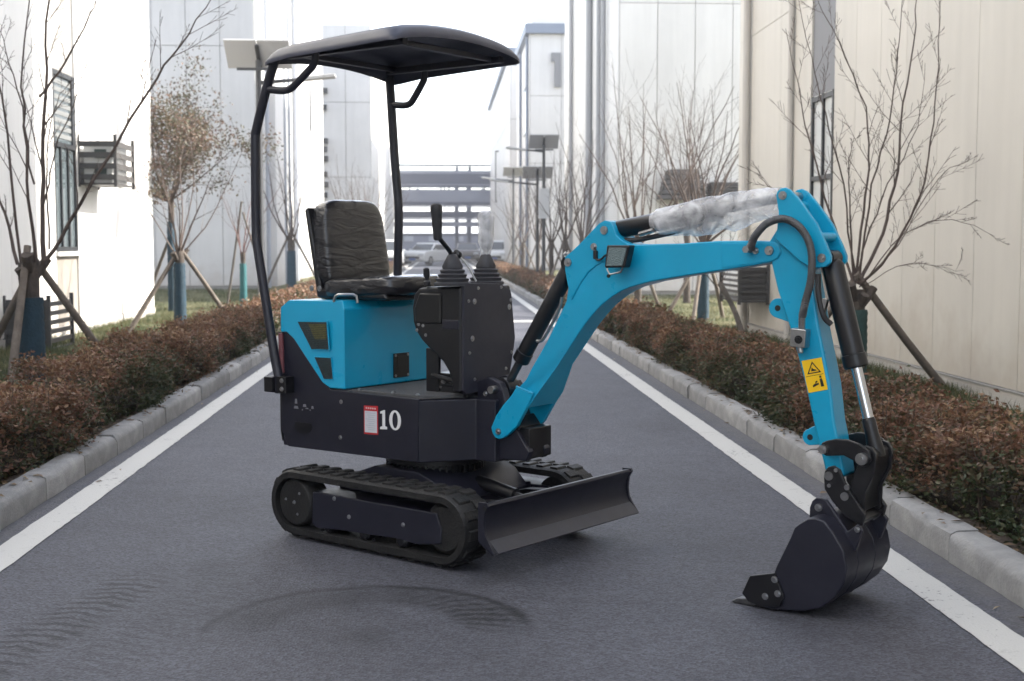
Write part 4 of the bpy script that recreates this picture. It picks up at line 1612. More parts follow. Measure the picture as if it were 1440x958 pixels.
# ------------------------------------------------------------------ buildings
def clad(name, c, var=0.05):
    """painted sheet cladding: rain streaks, patchy grime, slight oil-canning, tone differs a little per panel"""
    m = bpy.data.materials.new(name)
    m.use_nodes = True
    N, L = m.node_tree.nodes, m.node_tree.links
    b = N['Principled BSDF']
    b.inputs['Roughness'].default_value = 0.5
    g = N.new('ShaderNodeNewGeometry')

    def nz(scale, sc, detail, lo, hi, a=0.3, z=0.7):
        mp = N.new('ShaderNodeMapping')
        mp.inputs['Scale'].default_value = sc
        L.new(g.outputs['Position'], mp.inputs[0])
        n = N.new('ShaderNodeTexNoise')
        n.inputs['Scale'].default_value = scale
        n.inputs['Detail'].default_value = detail
        n.inputs['Roughness'].default_value = 0.65
        L.new(mp.outputs[0], n.inputs['Vector'])
        r = N.new('ShaderNodeMapRange')
        r.inputs[1].default_value, r.inputs[2].default_value = a, z
        r.inputs[3].default_value, r.inputs[4].default_value = lo, hi
        L.new(n.outputs['Fac'], r.inputs[0])
        return r.outputs[0], n.outputs['Fac']

    def mul(a, b_):
        k = N.new('ShaderNodeMath')
        k.operation = 'MULTIPLY'
        L.new(a, k.inputs[0])
        L.new(b_, k.inputs[1])
        return k.outputs[0]
    streak, _ = nz(5.0, (1, 1, 0.06), 6, 0.945, 1.03)
    patch, pf = nz(0.5, (1, 1, 1), 6, 0.93, 1.05)
    oi = N.new('ShaderNodeObjectInfo')
    r = N.new('ShaderNodeMapRange')
    r.inputs[3].default_value, r.inputs[4].default_value = 0.955, 1.03
    L.new(oi.outputs['Random'], r.inputs[0])
    f = mul(mul(streak, patch), r.outputs[0])
    v = N.new('ShaderNodeVectorMath')
    v.operation = 'SCALE'
    v.inputs[0].default_value = c
    L.new(f, v.inputs['Scale'])
    # splash-back dirt near the ground
    sp = N.new('ShaderNodeSeparateXYZ')
    L.new(g.outputs['Position'], sp.inputs[0])
    lo, _ = nz(2.5, (1, 1, 1), 6, -0.45, 0.45)
    ad = N.new('ShaderNodeMath')
    ad.operation = 'ADD'
    L.new(sp.outputs[2], ad.inputs[0])
    L.new(lo, ad.inputs[1])
    rr = N.new('ShaderNodeMapRange')
    rr.inputs[1].default_value, rr.inputs[2].default_value = 0.15, 0.85
    rr.inputs[3].default_value, rr.inputs[4].default_value = 0.38, 0.0
    L.new(ad.outputs[0], rr.inputs[0])
    mx = N.new('ShaderNodeMix')
    mx.data_type = 'RGBA'
    L.new(v.outputs[0], mx.inputs['A'])
    mx.inputs['B'].default_value = (c[0] * 0.62, c[1] * 0.53, c[2] * 0.46, 1)
    L.new(rr.outputs[0], mx.inputs['Factor'])
    L.new(mx.outputs['Result'], b.inputs['Base Color'])
    bp = N.new('ShaderNodeBump')
    bp.inputs['Strength'].default_value = 0.12
    bp.inputs['Distance'].default_value = 0.08
    L.new(pf, bp.inputs['Height'])
    L.new(bp.outputs[0], b.inputs['Normal'])
    MATS[name] = m
    return m


CREAM = clad('cream_cladding', (0.57, 0.535, 0.475))
OFFW = clad('off_white_cladding', (0.66, 0.65, 0.63))
COOL = clad('cool_white_cladding', (0.60, 0.585, 0.575))
GAPM = mat('panel_joint', (0.30, 0.29, 0.275), 0.9)
PLINTH = mat('plinth_render', (0.42, 0.40, 0.37), 0.85, var=0.15, vscale=3, dust=(0.35, 0.22, 0.18), dustamt=0.35, bump=0.2)
GREYPAN = mat('grey_panel', (0.17, 0.17, 0.18), 0.5)
BEIGEP = mat('beige_render', (0.26, 0.235, 0.21), 0.8, var=0.08)
FRAME = mat('window_frame', (0.022, 0.024, 0.027), 0.45)
GLASS = mat('window_glass', (0.09, 0.11, 0.12), 0.05, spec=1.0)
BLIND = mat('window_blind', (0.55, 0.56, 0.55), 0.5, spec=0.7)
PIPE = mat('drain_pipe', (0.33, 0.33, 0.34), 0.5)
LOUV = mat('louvre_metal', (0.055, 0.052, 0.05), 0.5, var=0.1)
COPING = mat('roof_coping', (0.16, 0.19, 0.25), 0.5)

_unit = {}


def unit_box(m):
    if m.name not in _unit:
        b = MB()
        b.box((0, 0, 0), (1, 1, 1))
        o = b.build('unit', m, smooth=0)
        _unit[m.name] = o.data
        bpy.data.objects.remove(o)
    return _unit[m.name]


def slab(name, m, parent, x0, x1, y0, y1, z0, z1):
    return share(name, unit_box(m), parent, ((x0 + x1) / 2, (y0 + y1) / 2, (z0 + z1) / 2), (0, 0, 0), (abs(x1 - x0), abs(y1 - y0), abs(z1 - z0)))


def facade_side(parent, X, s, ys, zs, m, skip=(), gap=0.012, t=0.03):
    """panels on a wall facing the road. s=+1: wall faces +X"""
    for i in range(len(ys) - 1):
        for j in range(len(zs) - 1):
            if (i, j) in skip:
                continue
            a, b_ = sorted((X, X + s * t))
            slab('wall_panel', m, parent, a, b_, ys[i] + gap / 2, ys[i + 1] - gap / 2, zs[j] + gap / 2, zs[j + 1] - gap / 2)


def facade_front(parent, Y, xs, zs, m, gap=0.014, t=0.03):
    for i in range(len(xs) - 1):
        for j in range(len(zs) - 1):
            slab('wall_panel', m, parent, xs[i] + gap / 2, xs[i + 1] - gap / 2, Y - t, Y, zs[j] + gap / 2, zs[j + 1] - gap / 2)


def louvre_cage(name, label, x0, x1, y0, y1, z0, z1, n, solid_front=False, unit=True, s=1):
    """slatted air conditioner cage fixed to a wall. s: the side that faces the road (+1 -> +X)"""
    t = thing(name, label, 'ac cage', ((x0 + x1) / 2, (y0 + y1) / 2, z0))
    ox, oy = (x0 + x1) / 2, (y0 + y1) / 2
    w, d, h = x1 - x0, y1 - y0, z1 - z0
    for sx in (-1, 1):
        for sy in (-1, 1):
            slab('cage_post', LOUV, t, sx * w / 2 - 0.02, sx * w / 2 + 0.02, sy * d / 2 - 0.02, sy * d / 2 + 0.02, -0.06, h + 0.05)
    for k in range(n):
        z = h * (k + 0.5) / n
        hh = h / n * 0.5
        slab('cage_slat', LOUV, t, -w / 2 + 0.02, w / 2 - 0.02, -d / 2 - 0.012, -d / 2 + 0.004, z - hh / 2, z + hh / 2)
        xe = s * w / 2
        slab('cage_slat', LOUV, t, xe - 0.008, xe + 0.008, -d / 2 + 0.02, d / 2 - 0.02, z - hh / 2, z + hh / 2)
    slab('cage_floor', LOUV, t, -w / 2, w / 2, -d / 2, d / 2, -0.03, -0.005)
    if solid_front:
        slab('cage_back', LOUV, t, -w / 2 + 0.02, w / 2 - 0.02, -d / 2 + 0.015, -d / 2 + 0.03, 0.0, h)
    if unit:
        u = slab('ac_unit', mat('ac_white', (0.62, 0.62, 0.6), 0.5), t, -w / 2 + 0.05, w / 2 - 0.07, -d / 2 + 0.08, d / 2 - 0.08, 0.0, h * 0.86)
        for zz in (0.22, 0.66):
            slab('ac_grille', mat('ac_grille_dark', (0.03, 0.05, 0.045), 0.5), t, -w * 0.10, w * 0.22, -d / 2 + 0.065, -d / 2 + 0.079, h * zz - h * 0.10, h * zz + h * 0.10)
    return t


# right near block
RX = 4.2
blk = thing('factory_building', 'cream panelled building wall running along the right of the road', 'building', (RX + 5, 2, 0))
blk_o = Vector(blk.location)


def rel(parent, o):
    o.location = Vector(o.location) - Vector(parent.location)
    return o


class Bld:
    """building: helper that places world-space slabs under its root"""

    def __init__(s, label, x0, x1, y0, y1, h, core):
        s.t = thing('factory_building', label, 'building', ((x0 + x1) / 2, (y0 + y1) / 2, 0))
        s.o = Vector(s.t.location)
        s.slab('wall', core, x0, x1, y0, y1, -0.05, h)

    def slab(s, name, m, x0, x1, y0, y1, z0, z1):
        return slab(name, m, s.t, x0 - s.o.x, x1 - s.o.x, y0 - s.o.y, y1 - s.o.y, z0, z1)

    def side(s, X, sg, ys, zs, m, skip=(), gap=0.0075, t=0.03):
        facade_side(s.t, X - s.o.x, sg, [y - s.o.y for y in ys], zs, m, skip, gap, t)

    def front(s, Y, xs, zs, m, gap=0.016, t=0.03):
        facade_front(s.t, Y - s.o.y, [x - s.o.x for x in xs], zs, m, gap, t)

    def pipe(s, x, y, z0, z1, r=0.05, m=PIPE):
        b = MB()
        b.cyl((x - s.o.x, y - s.o.y, z0), (x - s.o.x, y - s.o.y, z1), r, 10)
        return b.build('drain_pipe', m, s.t)


bpy.data.objects.remove(blk)
H = 12.4
R1 = Bld('cream panelled factory building beside the road, nearest on the right', RX, RX + 11, -14, 17.96, H, GAPM)
jy = [17.96, 17.26, 15.75, 15.1, 14.43, 13.57, 12.86, 12.13, 11.44, 10.68, 9.87, 9.05, 8.2, 7.4, 6.6, 5.8][::-1]
skip = {(jy.index(13.57), 0)}
zs1 = [0.24, 12.4]
R1.side(RX, -1, jy, [0.24, 12.4], CREAM, skip={(jy.index(13.57), 0), (jy.index(15.75), 0), (jy.index(15.1), 0), (jy.index(14.43), 0), (jy.index(17.26), 0)})
R1.side(RX, -1, [14.43, 15.1, 15.75, 17.26, 17.96], [0.24, 4.1, 12.4], CREAM)
R1.slab('wall_panel', CREAM, RX - 0.03, RX, -14, 5.79, 0.24, 12.4)
R1.slab('plinth', PLINTH, RX - 0.045, RX, -14, 17.96, -0.05, 0.232)
R1.slab('plinth_flashing', GAPM, RX - 0.055, RX, -14, 17.96, 0.226, 0.238)
R1.front(17.96 + 0.03, [RX, RX + 11], [0.24, 12.4], CREAM)
# window strip
R1.slab('grey_panel', GREYPAN, RX - 0.012, RX, 13.585, 14.415, 2.97, 12.4)
R1.slab('beige_panel', BEIGEP, RX - 0.012, RX, 13.585, 14.415, 0.24, 1.0)
w = R1.slab('window', BLIND, RX - 0.006, RX, 13.585, 14.415, 1.0, 2.97)
for (a, b_) in ((13.585, 13.635), (13.96, 14.0), (14.36, 14.415)):
    R1.slab('window_frame', FRAME, RX - 0.035, RX - 0.007, a, b_, 1.0, 2.96)
for z in (1.0, 2.02, 2.90):
    R1.slab('window_frame', FRAME, RX - 0.033, RX - 0.008, 13.585, 14.415, z, z + 0.05)
R1.pipe(RX - 0.09, 17.3, 0.1, 12.4, 0.05, mat('pipe_brown', (0.47, 0.44, 0.40), 0.6))
R1.pipe(RX - 0.07, 15.15, 0.1, 12.4, 0.035, mat('pipe_brown', (0.47, 0.44, 0.40), 0.6))

R2 = Bld('pale panelled building behind the bare trees, second on the right', RX, RX + 12, 30.5, 43.8, H, GAPM)
R2.front(30.5, [RX + 0.9 * k for k in range(0, 9)] + [RX + 12], [0.2, 7.0, 12.4], OFFW)
R2.side(RX, -1, [30.5 + 0.95 * k for k in range(15)], [0.2, 4.2, 8.2, 12.4], OFFW)
for y, r_ in ((40.8, 0.07), (35.8, 0.09), (33.6, 0.06), (32.6, 0.06)):
    R2.pipe(RX - 0.12, y, 0.1, 12.4, r_)
R2.slab('coping', COPING, RX - 0.08, RX + 12, 30.42, 43.85, 12.4, 12.7)

R3 = Bld('distant white building with blue roof edge on the right', RX, RX + 12, 61.5, 72, 11.3, GAPM)
R3.front(61.5, [RX + 1.5 * k for k in range(0, 8)] + [RX + 12], [0.2, 5.2, 8.4, 11.3], COOL, gap=0.03)
R3.side(RX, -1, [61.5 + 1.5 * k for k in range(8)], [0.2, 5.2, 8.4, 11.3], COOL, gap=0.03)
R3.slab('coping', COPING, RX - 0.25, RX + 12.2, 61.2, 72.2, 11.3, 11.75)
R3.slab('coping', COOL, RX + 0.1, RX + 12, 61.5, 72, 11.75, 12.4)
for (x0, x1, z0, z1) in ((5.35, 5.65, 8.8, 10.4), (5.2, 5.35, 10.0, 10.4)):
    R3.slab('wall_sign', GREYPAN, x0, x1, 61.30, 61.465, z0, z1)
w3 = R3.slab('window', mat('far_glass', (0.15, 0.22, 0.26), 0.1), RX - 0.05, RX - 0.031, 63.0, 65.2, 6.8, 9.0)
for z in (6.75, 9.0):
    R3.slab('window_frame', FRAME, RX - 0.07, RX - 0.03, 62.9, 65.3, z, z + 0.1)
R3.pipe(RX - 0.1, 62.2, 0.1, 11.3, 0.07, COPING)
R3.pipe(RX - 0.1, 67.5, 0.1, 11.3, 0.07, COPING)

R4 = Bld('farthest white building beyond the blue edged one on the right', RX, RX + 12, 79, 112, 12.9, GAPM)
R4.front(79, [RX + 1.6 * k for k in range(0, 8)] + [RX + 12], [0.2, 5, 9, 12.9], COOL, gap=0.04)
R4.side(RX, -1, [79 + 2.2 * k for k in range(16)], [0.2, 5, 9, 12.9], COOL, gap=0.04)
R4.slab('coping', COPING, RX - 0.25, RX + 12, 78.8, 112.2, 12.9, 13.3)
b = MB()
b.tube([(RX - 0.15 - R4.o.x, 95 - R4.o.y, 4.5), (RX - 0.25 - R4.o.x, 95 - R4.o.y, 4.5), (RX - 0.25 - R4.o.x, 95 - R4.o.y, 8.2), (RX - 0.03 - R4.o.x, 95 - R4.o.y, 8.2)], 0.06, 6)
b.build('vent_pipe', FRAME, R4.t)

# left blocks
LX = -5.0
L1 = Bld('sunlit white building with dark window strip, nearest on the left', LX - 11, LX, -14, 22.4, H, GAPM)
ly = [22.4, 21.4, 20.4, 19.4, 18.6, 17.86, 16.85, 16.07, 15.1, 14.1, 13.0, 12.0][::-1]
L1.side(LX, 1, ly, [0.24, 12.4], OFFW, skip={(ly.index(16.85), 0)}, gap=0.008)
L1.slab('wall_panel', OFFW, LX, LX + 0.03, -14, 11.99, 0.24, 12.4)
L1.slab('plinth', PLINTH, LX, LX + 0.045, -14, 22.4, -0.05, 0.232)
L1.slab('beige_panel', BEIGEP, LX - 0.04, LX + 0.004, 16.855, 17.855, 0.24, 1.22)
L1.slab('grey_panel', mat('strip_render', (0.27, 0.26, 0.25), 0.7), LX - 0.04, LX + 0.004, 16.855, 17.855, 3.58, 12.4)
L1.slab('window', GLASS, LX - 0.01, LX + 0.002, 16.86, 17.85, 1.24, 2.62)
L1.slab('window', GLASS, LX - 0.01, LX + 0.002, 16.86, 17.85, 2.62, 3.56)
for (a, b_) in ((16.86, 16.91), (17.16, 17.20), (17.48, 17.53), (17.80, 17.85)):
    L1.slab('window_frame', FRAME, LX + 0.003, LX + 0.028, a, b_, 1.24, 2.62)
for (a, b_) in ((16.86, 16.93), (17.72, 17.85)):
    L1.slab('window_frame', FRAME, LX + 0.003, LX + 0.028, a, b_, 2.62, 3.56)
for z in (1.22, 2.58, 3.50):
    L1.slab('window_frame', FRAME, LX + 0.004, LX + 0.030, 16.86, 17.85, z, z + 0.06)
L1.slab('window_sill', OFFW, LX, LX + 0.07, 16.82, 17.89, 1.16, 1.215)
L1.front(22.4 + 0.03, [LX - 11, LX], [0.24, 12.4], OFFW)
for k in range(8):
    L1.slab('blind_slat', mat('blind_slat', (0.16, 0.165, 0.165), 0.5), LX + 0.0025, LX + 0.009, 16.92, 17.79, 2.70 + k * 0.10, 2.76 + k * 0.10)

L2 = Bld('pale grey panelled building behind the leafy tree, second on the left', LX - 12, LX, 35, 54.5, H, GAPM)
L2.front(35, [LX - 12] + [LX - 0.9 * k for k in range(9, -1, -1)], [0.2, 3.4, 6.6, 12.4], COOL)
L2.side(LX, 1, [35 + 1.5 * k for k in range(14)], [0.2, 6.6, 12.4], OFFW)
L2.slab('pilaster', COOL, LX + 0.03, LX + 0.22, 37.5, 39.4, 0.1, 12.4)
for y, r_ in ((36.4, 0.06), (40.4, 0.05), (41.6, 0.05), (43.4, 0.09)):
    L2.pipe(LX + 0.13, y, 0.1, 12.4, r_, mat('pipe_blue_grey', (0.36, 0.38, 0.43), 0.5))
L2.slab('window', FRAME, LX + 0.031, LX + 0.05, 48.9, 49.5, 5.6, 7.2)
L2.slab('window', FRAME, LX + 0.031, LX + 0.05, 48.9, 49.5, 9.6, 11.2)

L3X = -3.45
L3 = Bld('distant tall white building with louvred boxes on the left', L3X - 12, L3X, 63, 86, 11.9, GAPM)
L3.front(63, [L3X - 12] + [L3X - 1.2 * k for k in range(6, -1, -1)], [0.2, 4.6, 8.2, 11.9], COOL, gap=0.03)
L3.side(L3X, 1, [63 + 2.3 * k for k in range(11)], [0.2, 4.6, 8.2, 11.9], OFFW, gap=0.03)
for k, z in enumerate((8.6, 7.8, 6.2, 5.8, 5.35, 4.6, 4.1, 3.6, 2.8, 2.3)):
    L3.slab('louvre_box', FRAME, L3X - 2.42 + 0.02 * (k % 3), L3X - 2.05 - 0.05 * (k % 2), 62.75, 62.96, z, z + 0.26)
L4 = Bld('far pale building at the end of the left row', -14, -4.2, 94, 118, 10.5, GAPM)
L4.front(94, [-14] + [-4.2 - 1.6 * k for k in range(5, -1, -1)], [0.2, 5, 10.5], COOL, gap=0.04)
L4.side(-4.2, 1, [94 + 2.4 * k for k in range(11)], [0.2, 5, 10.5], OFFW, gap=0.04)

louvre_cage('louvre_cage', 'slatted metal cage round an air conditioner high on the left wall', LX + 0.03, LX + 0.53, 17.95, 18.95, 2.16, 2.76, 4, s=1)
louvre_cage('louvre_cage', 'dark louvred air conditioner box on the ground behind the left tree', LX + 0.03, LX + 0.53, 14.8, 15.7, 0.05, 0.68, 6, True, False, s=1)
louvre_cage('louvre_cage', 'low louvred air conditioner box on the right wall behind the arm', RX - 0.42, RX - 0.05, 16.15, 17.2, 0.60, 1.02, 6, True, False, s=-1)


def wall_hood(name, label, x0, x1, zb, zt, Y, hip):
    t = thing(name, label, 'ac cage', ((x0 + x1) / 2, Y, zb))
    w = (x1 - x0) / 2
    h = zt - zb
    n = 6
    for k in range(n):
        z0, z1 = h * k / n, h * (k + 0.8) / n
        f0 = 1 - hip * (k / n)
        b = MB()
        b.box((0, -0.30 - 0.25 * f0, (z0 + z1) / 2), (2 * w * f0, 0.03, z1 - z0), (R(-14), 0, 0))
        b.build('cage_slat', LOUV, t)
        for s in (-1, 1):
            b = MB()
            b.box((s * w * f0, -0.16 - 0.125 * f0, (z0 + z1) / 2), (0.03, 0.25 + 0.28 * f0, z1 - z0), (0, R(-14) * s, 0))
            b.build('cage_slat', LOUV, t)
    b = MB()
    b.prism([(-w * 0.97, 0.0), (w * 0.97, 0.0), (w * (1 - hip) * 0.96, h), (-w * (1 - hip) * 0.96, h)], -0.45, -0.06)
    b.build('cage_core', mat('louvre_core', (0.045, 0.045, 0.045), 0.6), t)
    return t


wall_hood('louvre_hood', 'dark sloping louvred hood on the pale wall behind the bubble wrap', 5.12, 6.22, 2.38, 3.08, 30.46, 0.42)
wall_hood('louvre_hood', 'lower louvred box beside the sloping hood on the pale wall', 6.32, 7.05, 2.38, 2.78, 30.46, 0.0)

# ------------------------------------------------------------------ pipe rack at the road's end
STEEL_HAZED = mat('rack_steel_hazed', (0.075, 0.082, 0.115), 0.6, var=0.1, vscale=1)  # distance haze is put into both rack colours, paler and bluer than bare steel
STEEL2_HAZED = mat('rack_steel_light_hazed', (0.22, 0.235, 0.29), 0.6)
rk = thing('pipe_rack', 'haze tinted blue grey steel pipe bridge spanning the far end of the road', 'pipe bridge', (0.3, 112, 0))
for fy in (0, 9):
    for x in (-5.0, 1.0, 2.1, 5.4):
        slab('column', STEEL_HAZED, rk, x - 0.13, x + 0.13, fy - 0.15, fy + 0.15, 0, 8.1)
bands = ((8.12, 0.16, STEEL_HAZED), (7.50, 0.24, STEEL2_HAZED), (6.58, 0.91, STEEL_HAZED), (6.50, 0.075, STEEL2_HAZED), (5.05, 1.05, STEEL2_HAZED), (4.72, 0.32, STEEL_HAZED), (4.60, 0.10, STEEL2_HAZED), (3.66, 0.56, STEEL_HAZED), (3.52, 0.12, STEEL2_HAZED), (2.92, 0.40, STEEL2_HAZED), (2.10, 0.22, STEEL_HAZED))
for z, h, m in bands:
    slab('beam', m, rk, -5.3, 5.7, -0.30, -0.16, z, z + h)
for z, h, m in bands[2::2]:
    slab('beam', m, rk, -5.3, 5.7, 9.2, 9.4, z + 0.1, z + h)
for x in (-3.1, -0.4, -0.1, 0.3, 3.4):
    slab('rack_post', STEEL_HAZED, rk, x - 0.06, x + 0.06, -0.14, -0.02, 4.6, 6.5)
for k in range(2):
    b = MB()
    x = -2.4 + 5.6 * k
    b.cyl((x, -0.6, 6.05), (x, 17, 6.05), 0.16, 10)
    b.build('pipe', STEEL2_HAZED, rk)
fw = Bld('dark blue low building under the far pipe bridge', -9, 9, 134, 140, 2.5, mat('far_blue_wall', (0.10, 0.11, 0.16), 0.7))
for k in range(4):
    fw.slab('window', STEEL2_HAZED, -4 + 2.6 * k, -3.0 + 2.6 * k, 133.9, 134.0, 1.7, 2.3)

# ------------------------------------------------------------------ solar street lamps
SOLAR = mat('solar_panel_back', (0.36, 0.36, 0.37), 0.5)
POLE = mat('lamp_pole', (0.045, 0.047, 0.052), 0.5, 0.3)


def solar_lamp(label, x, y, h, pan_w, arm_dir, arm_len, arm_z, group='solar street lamps along the hedges', tilt=38, rz=0.0, box=False):
    t = thing('solar_street_lamp', label, 'street lamp', (x, y, 0.1), rz, group)
    b = MB()
    b.tube([(0, 0, 0), (0, 0, 0.06), (0, 0, h)], [0.075, 0.06, 0.045], 12)
    b.build('lamp_pole', POLE, t)
    for s in (-1, 1):
        b = MB()
        b.box((s * pan_w / 4, 0.0, h + 0.10), (pan_w / 2 - 0.01, 0.60, 0.035), (R(-tilt), 0, 0))
        p = b.build('solar_panel', SOLAR, t, bevel=0.004)
    b = MB()
    b.box((0, 0.02, h + 0.06), (0.06, 0.5, 0.05), (R(-tilt), 0, 0))
    b.box((0, -0.19, h - 0.16), (pan_w * 0.6, 0.04, 0.04))
    b.build('panel_bracket', POLE, t)
    a = Vector((arm_dir * arm_len, 0, arm_z + arm_len * 0.09))
    b = MB()
    b.tube([(0, 0, arm_z), a], [0.032, 0.025], 8)
    b.build('lamp_arm', POLE, t)
    b = MB()
    b.box((a.x + arm_dir * 0.28, 0, a.z + 0.03), (0.62, 0.22, 0.06), (0, -arm_dir * R(6), 0))
    b.build('lamp_head', mat('lamp_head_grey', (0.42, 0.42, 0.42), 0.45), t, bevel=0.015)
    if box:
        slab('battery_box', mat('battery_box', (0.5, 0.5, 0.5), 0.5), t, -0.16, 0.16, -0.18, -0.05, 2.0, 2.9)
    return t


solar_lamp('solar street lamp with twin panels behind the canopy post', -2.88, 20.6, 4.10, 1.02, 1, 0.62, 3.75)
solar_lamp('dark solar street lamp nearest beside the right hedge', 3.05, 38.6, 4.2, 0.9, -1, 0.55, 4.0, box=True)
solar_lamp('solar street lamp with tilted panel second along the right hedge', 3.15, 42.5, 3.5, 1.0, -1, 1.0, 3.2)
solar_lamp('thin solar street lamp farthest along the right hedge', 3.1, 56, 4.3, 0.9, -1, 0.8, 4.0)

# ------------------------------------------------------------------ cars
CARGLASS = mat('car_glass', (0.03, 0.035, 0.04), 0.06, spec=0.9)


def car(label, x, y, paint, van=False, rz=0.0):
    t = thing('parked_car', label, 'car', (x, y, 0.004), rz, 'cars parked at the far end of the road')
    L_, W_, Hh = (4.3, 1.78, 1.62 if van else 1.46)
    b = MB()
    low = [(-L_ / 2, 0.35), (-L_ / 2 + 0.05, 0.25), (L_ / 2 - 0.1, 0.25), (L_ / 2, 0.4), (L_ / 2 - 0.02, 0.75), (L_ / 2 - 0.2, 0.92), (0.6, 0.98), (-L_ / 2 + 0.1, 0.95), (-L_ / 2, 0.8)]
    b.prism([(q, z) for q, z in low], -W_ / 2, W_ / 2, 'x')
    b.v = [(p[0], -p[1], p[2]) for p in b.v]
    body = b.build('body', paint, t, bevel=0.08, seg=3)
    cab = [(1.05, 0.92), (0.35, Hh), (-1.2, Hh), (-1.85, 0.92)] if not van else [(1.35, 0.92), (0.7, Hh), (-1.75, Hh), (-1.95, 0.92)]
    b = MB()
    b.prism(cab, -W_ / 2 + 0.08, W_ / 2 - 0.08, 'x')
    b.v = [(p[0] * (1 - 0.14 * max(0, (p[2] - 0.92) / (Hh - 0.92))), -p[1], p[2]) for p in b.v]
    b.build('cabin', paint, t, bevel=0.06, seg=3)
    b = MB()
    f0, f1 = cab[0], cab[1]
    yA, yB = -(f0[0] * 0.88 + f1[0] * 0.12) - 0.02, -(f0[0] * 0.15 + f1[0] * 0.85) - 0.02
    zA, zB = f0[1] * 0.88 + f1[1] * 0.12, f0[1] * 0.15 + f1[1] * 0.85
    b.add([(-0.72, yA, zA), (0.72, yA, zA), (0.64, yB, zB), (-0.64, yB, zB)], [(0, 1, 2, 3)])
    b.build('windscreen', CARGLASS, t, smooth=0)
    for s in (-1, 1):
        b = MB()
        b.prism([(-0.95, 1.0), (1.2, 1.0), (1.0, Hh - 0.14), (-0.35, Hh - 0.14)], s * (W_ / 2 - 0.10), s * (W_ / 2 - 0.095), 'x')
        b.v = [(p[0] * (1 - 0.12 * max(0, (p[2] - 0.92) / (Hh - 0.92))) + s * 0.02, p[1], p[2]) for p in b.v]
        b.build('side_window', CARGLASS, t, smooth=0)
        b = MB()
        b.box((s * 0.62, -L_ / 2 + 0.03, 0.70), (0.38, 0.10, 0.14))
        b.build('headlight', mat('headlight', (0.5, 0.52, 0.55), 0.1), t, bevel=0.03)
        b = MB()
        b.box((s * (W_ / 2 + 0.06), -0.75, 1.0), (0.16, 0.08, 0.11))
        b.build('wing_mirror', paint, t, bevel=0.02)
        for yy in (-1.32, 1.32):
            b = MB()
            b.lathe([(0.1, 0), (0.28, 0), (0.31, 0.03), (0.31, 0.17), (0.28, 0.2)], (s * (W_ / 2 - 0.19), yy, 0.31), (s, 0, 0), 18)
            wh = b.build('wheel', RUBBER, t)
            b = MB()
            b.lathe([(0.19, 0.0), (0.18, 0.012), (0.05, 0.02)], (s * (W_ / 2 + 0.005), yy, 0.31), (s, 0, 0), 14)
            b.build('rim', ZINC, wh)
    b = MB()
    b.box((0, -L_ / 2 - 0.012, 0.50), (1.0, 0.06, 0.18))
    b.build('grille', INK, t, bevel=0.02)
    b = MB()
    b.box((0, -L_ / 2 - 0.03, 0.40), (0.44, 0.03, 0.13))
    b.build('number_plate', mat('plate_blue', (0.03, 0.08, 0.3), 0.4), t)
    return t


CW = mat('car_white', (0.62, 0.63, 0.64), 0.25, coat=0.6)
CB = mat('car_brown', (0.09, 0.07, 0.06), 0.3, coat=0.5)
car('white car seen between the seat and the canopy post', -3.25, 76, CW, True, R(4))
car('white car half hidden behind the left control lever', -0.9, 84, CW, False, R(-28))
car('dark brown car in the middle of the far road', 1.85, 96, CB, False, 0)
car('white van parked right of the wrapped control lever', 3.55, 88, CW, True, R(-3))

# ------------------------------------------------------------------ hedges
def leaf_mat(name, stops, trans=0.25, top=None):
    m = bpy.data.materials.new(name)
    m.use_nodes = True
    N, L = m.node_tree.nodes, m.node_tree.links
    b = N['Principled BSDF']
    b.inputs['Roughness'].default_value = 0.55
    g = N.new('ShaderNodeNewGeometry')
    tc = N.new('ShaderNodeTexCoord')
    n = N.new('ShaderNodeTexNoise')
    n.inputs['Scale'].default_value = 1.7
    n.inputs['Detail'].default_value = 4
    L.new(tc.outputs['Object'], n.inputs['Vector'])
    a = N.new('ShaderNodeMath')
    a.operation = 'MULTIPLY_ADD'
    a.inputs[1].default_value = 0.62
    L.new(g.outputs['Random Per Island'], a.inputs[0])
    r = N.new('ShaderNodeMapRange')
    r.inputs['From Min'].default_value = 0.3
    r.inputs['From Max'].default_value = 0.7
    r.inputs['To Min'].default_value = -0.12
    r.inputs['To Max'].default_value = 0.50
    L.new(n.outputs['Fac'], r.inputs['Value'])
    L.new(r.outputs[0], a.inputs[2])
    fac = a.outputs[0]
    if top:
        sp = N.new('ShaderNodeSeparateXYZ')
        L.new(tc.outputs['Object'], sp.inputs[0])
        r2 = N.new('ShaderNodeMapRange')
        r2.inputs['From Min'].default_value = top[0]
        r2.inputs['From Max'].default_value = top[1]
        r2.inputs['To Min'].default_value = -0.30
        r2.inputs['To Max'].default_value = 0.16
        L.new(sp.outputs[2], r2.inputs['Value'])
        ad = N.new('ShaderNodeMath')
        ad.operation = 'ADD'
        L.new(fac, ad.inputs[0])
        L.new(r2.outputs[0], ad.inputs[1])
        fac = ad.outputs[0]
    cr = N.new('ShaderNodeValToRGB')
    els = cr.color_ramp.elements
    els[0].position, els[0].color = stops[0][0], (*stops[0][1], 1)
    els[1].position, els[1].color = stops[-1][0], (*stops[-1][1], 1)
    for p, c in stops[1:-1]:
        e = els.new(p)
        e.color = (*c, 1)
    L.new(fac, cr.inputs[0])
    L.new(cr.outputs[0], b.inputs['Base Color'])
    tr = N.new('ShaderNodeBsdfTranslucent')
    L.new(cr.outputs[0], tr.inputs['Color'])
    mx = N.new('ShaderNodeMixShader')
    mx.inputs[0].default_value = trans
    L.new(b.outputs[0], mx.inputs[1])
    L.new(tr.outputs[0], mx.inputs[2])
    L.new(mx.outputs[0], N['Material Output'].inputs['Surface'])
    return m


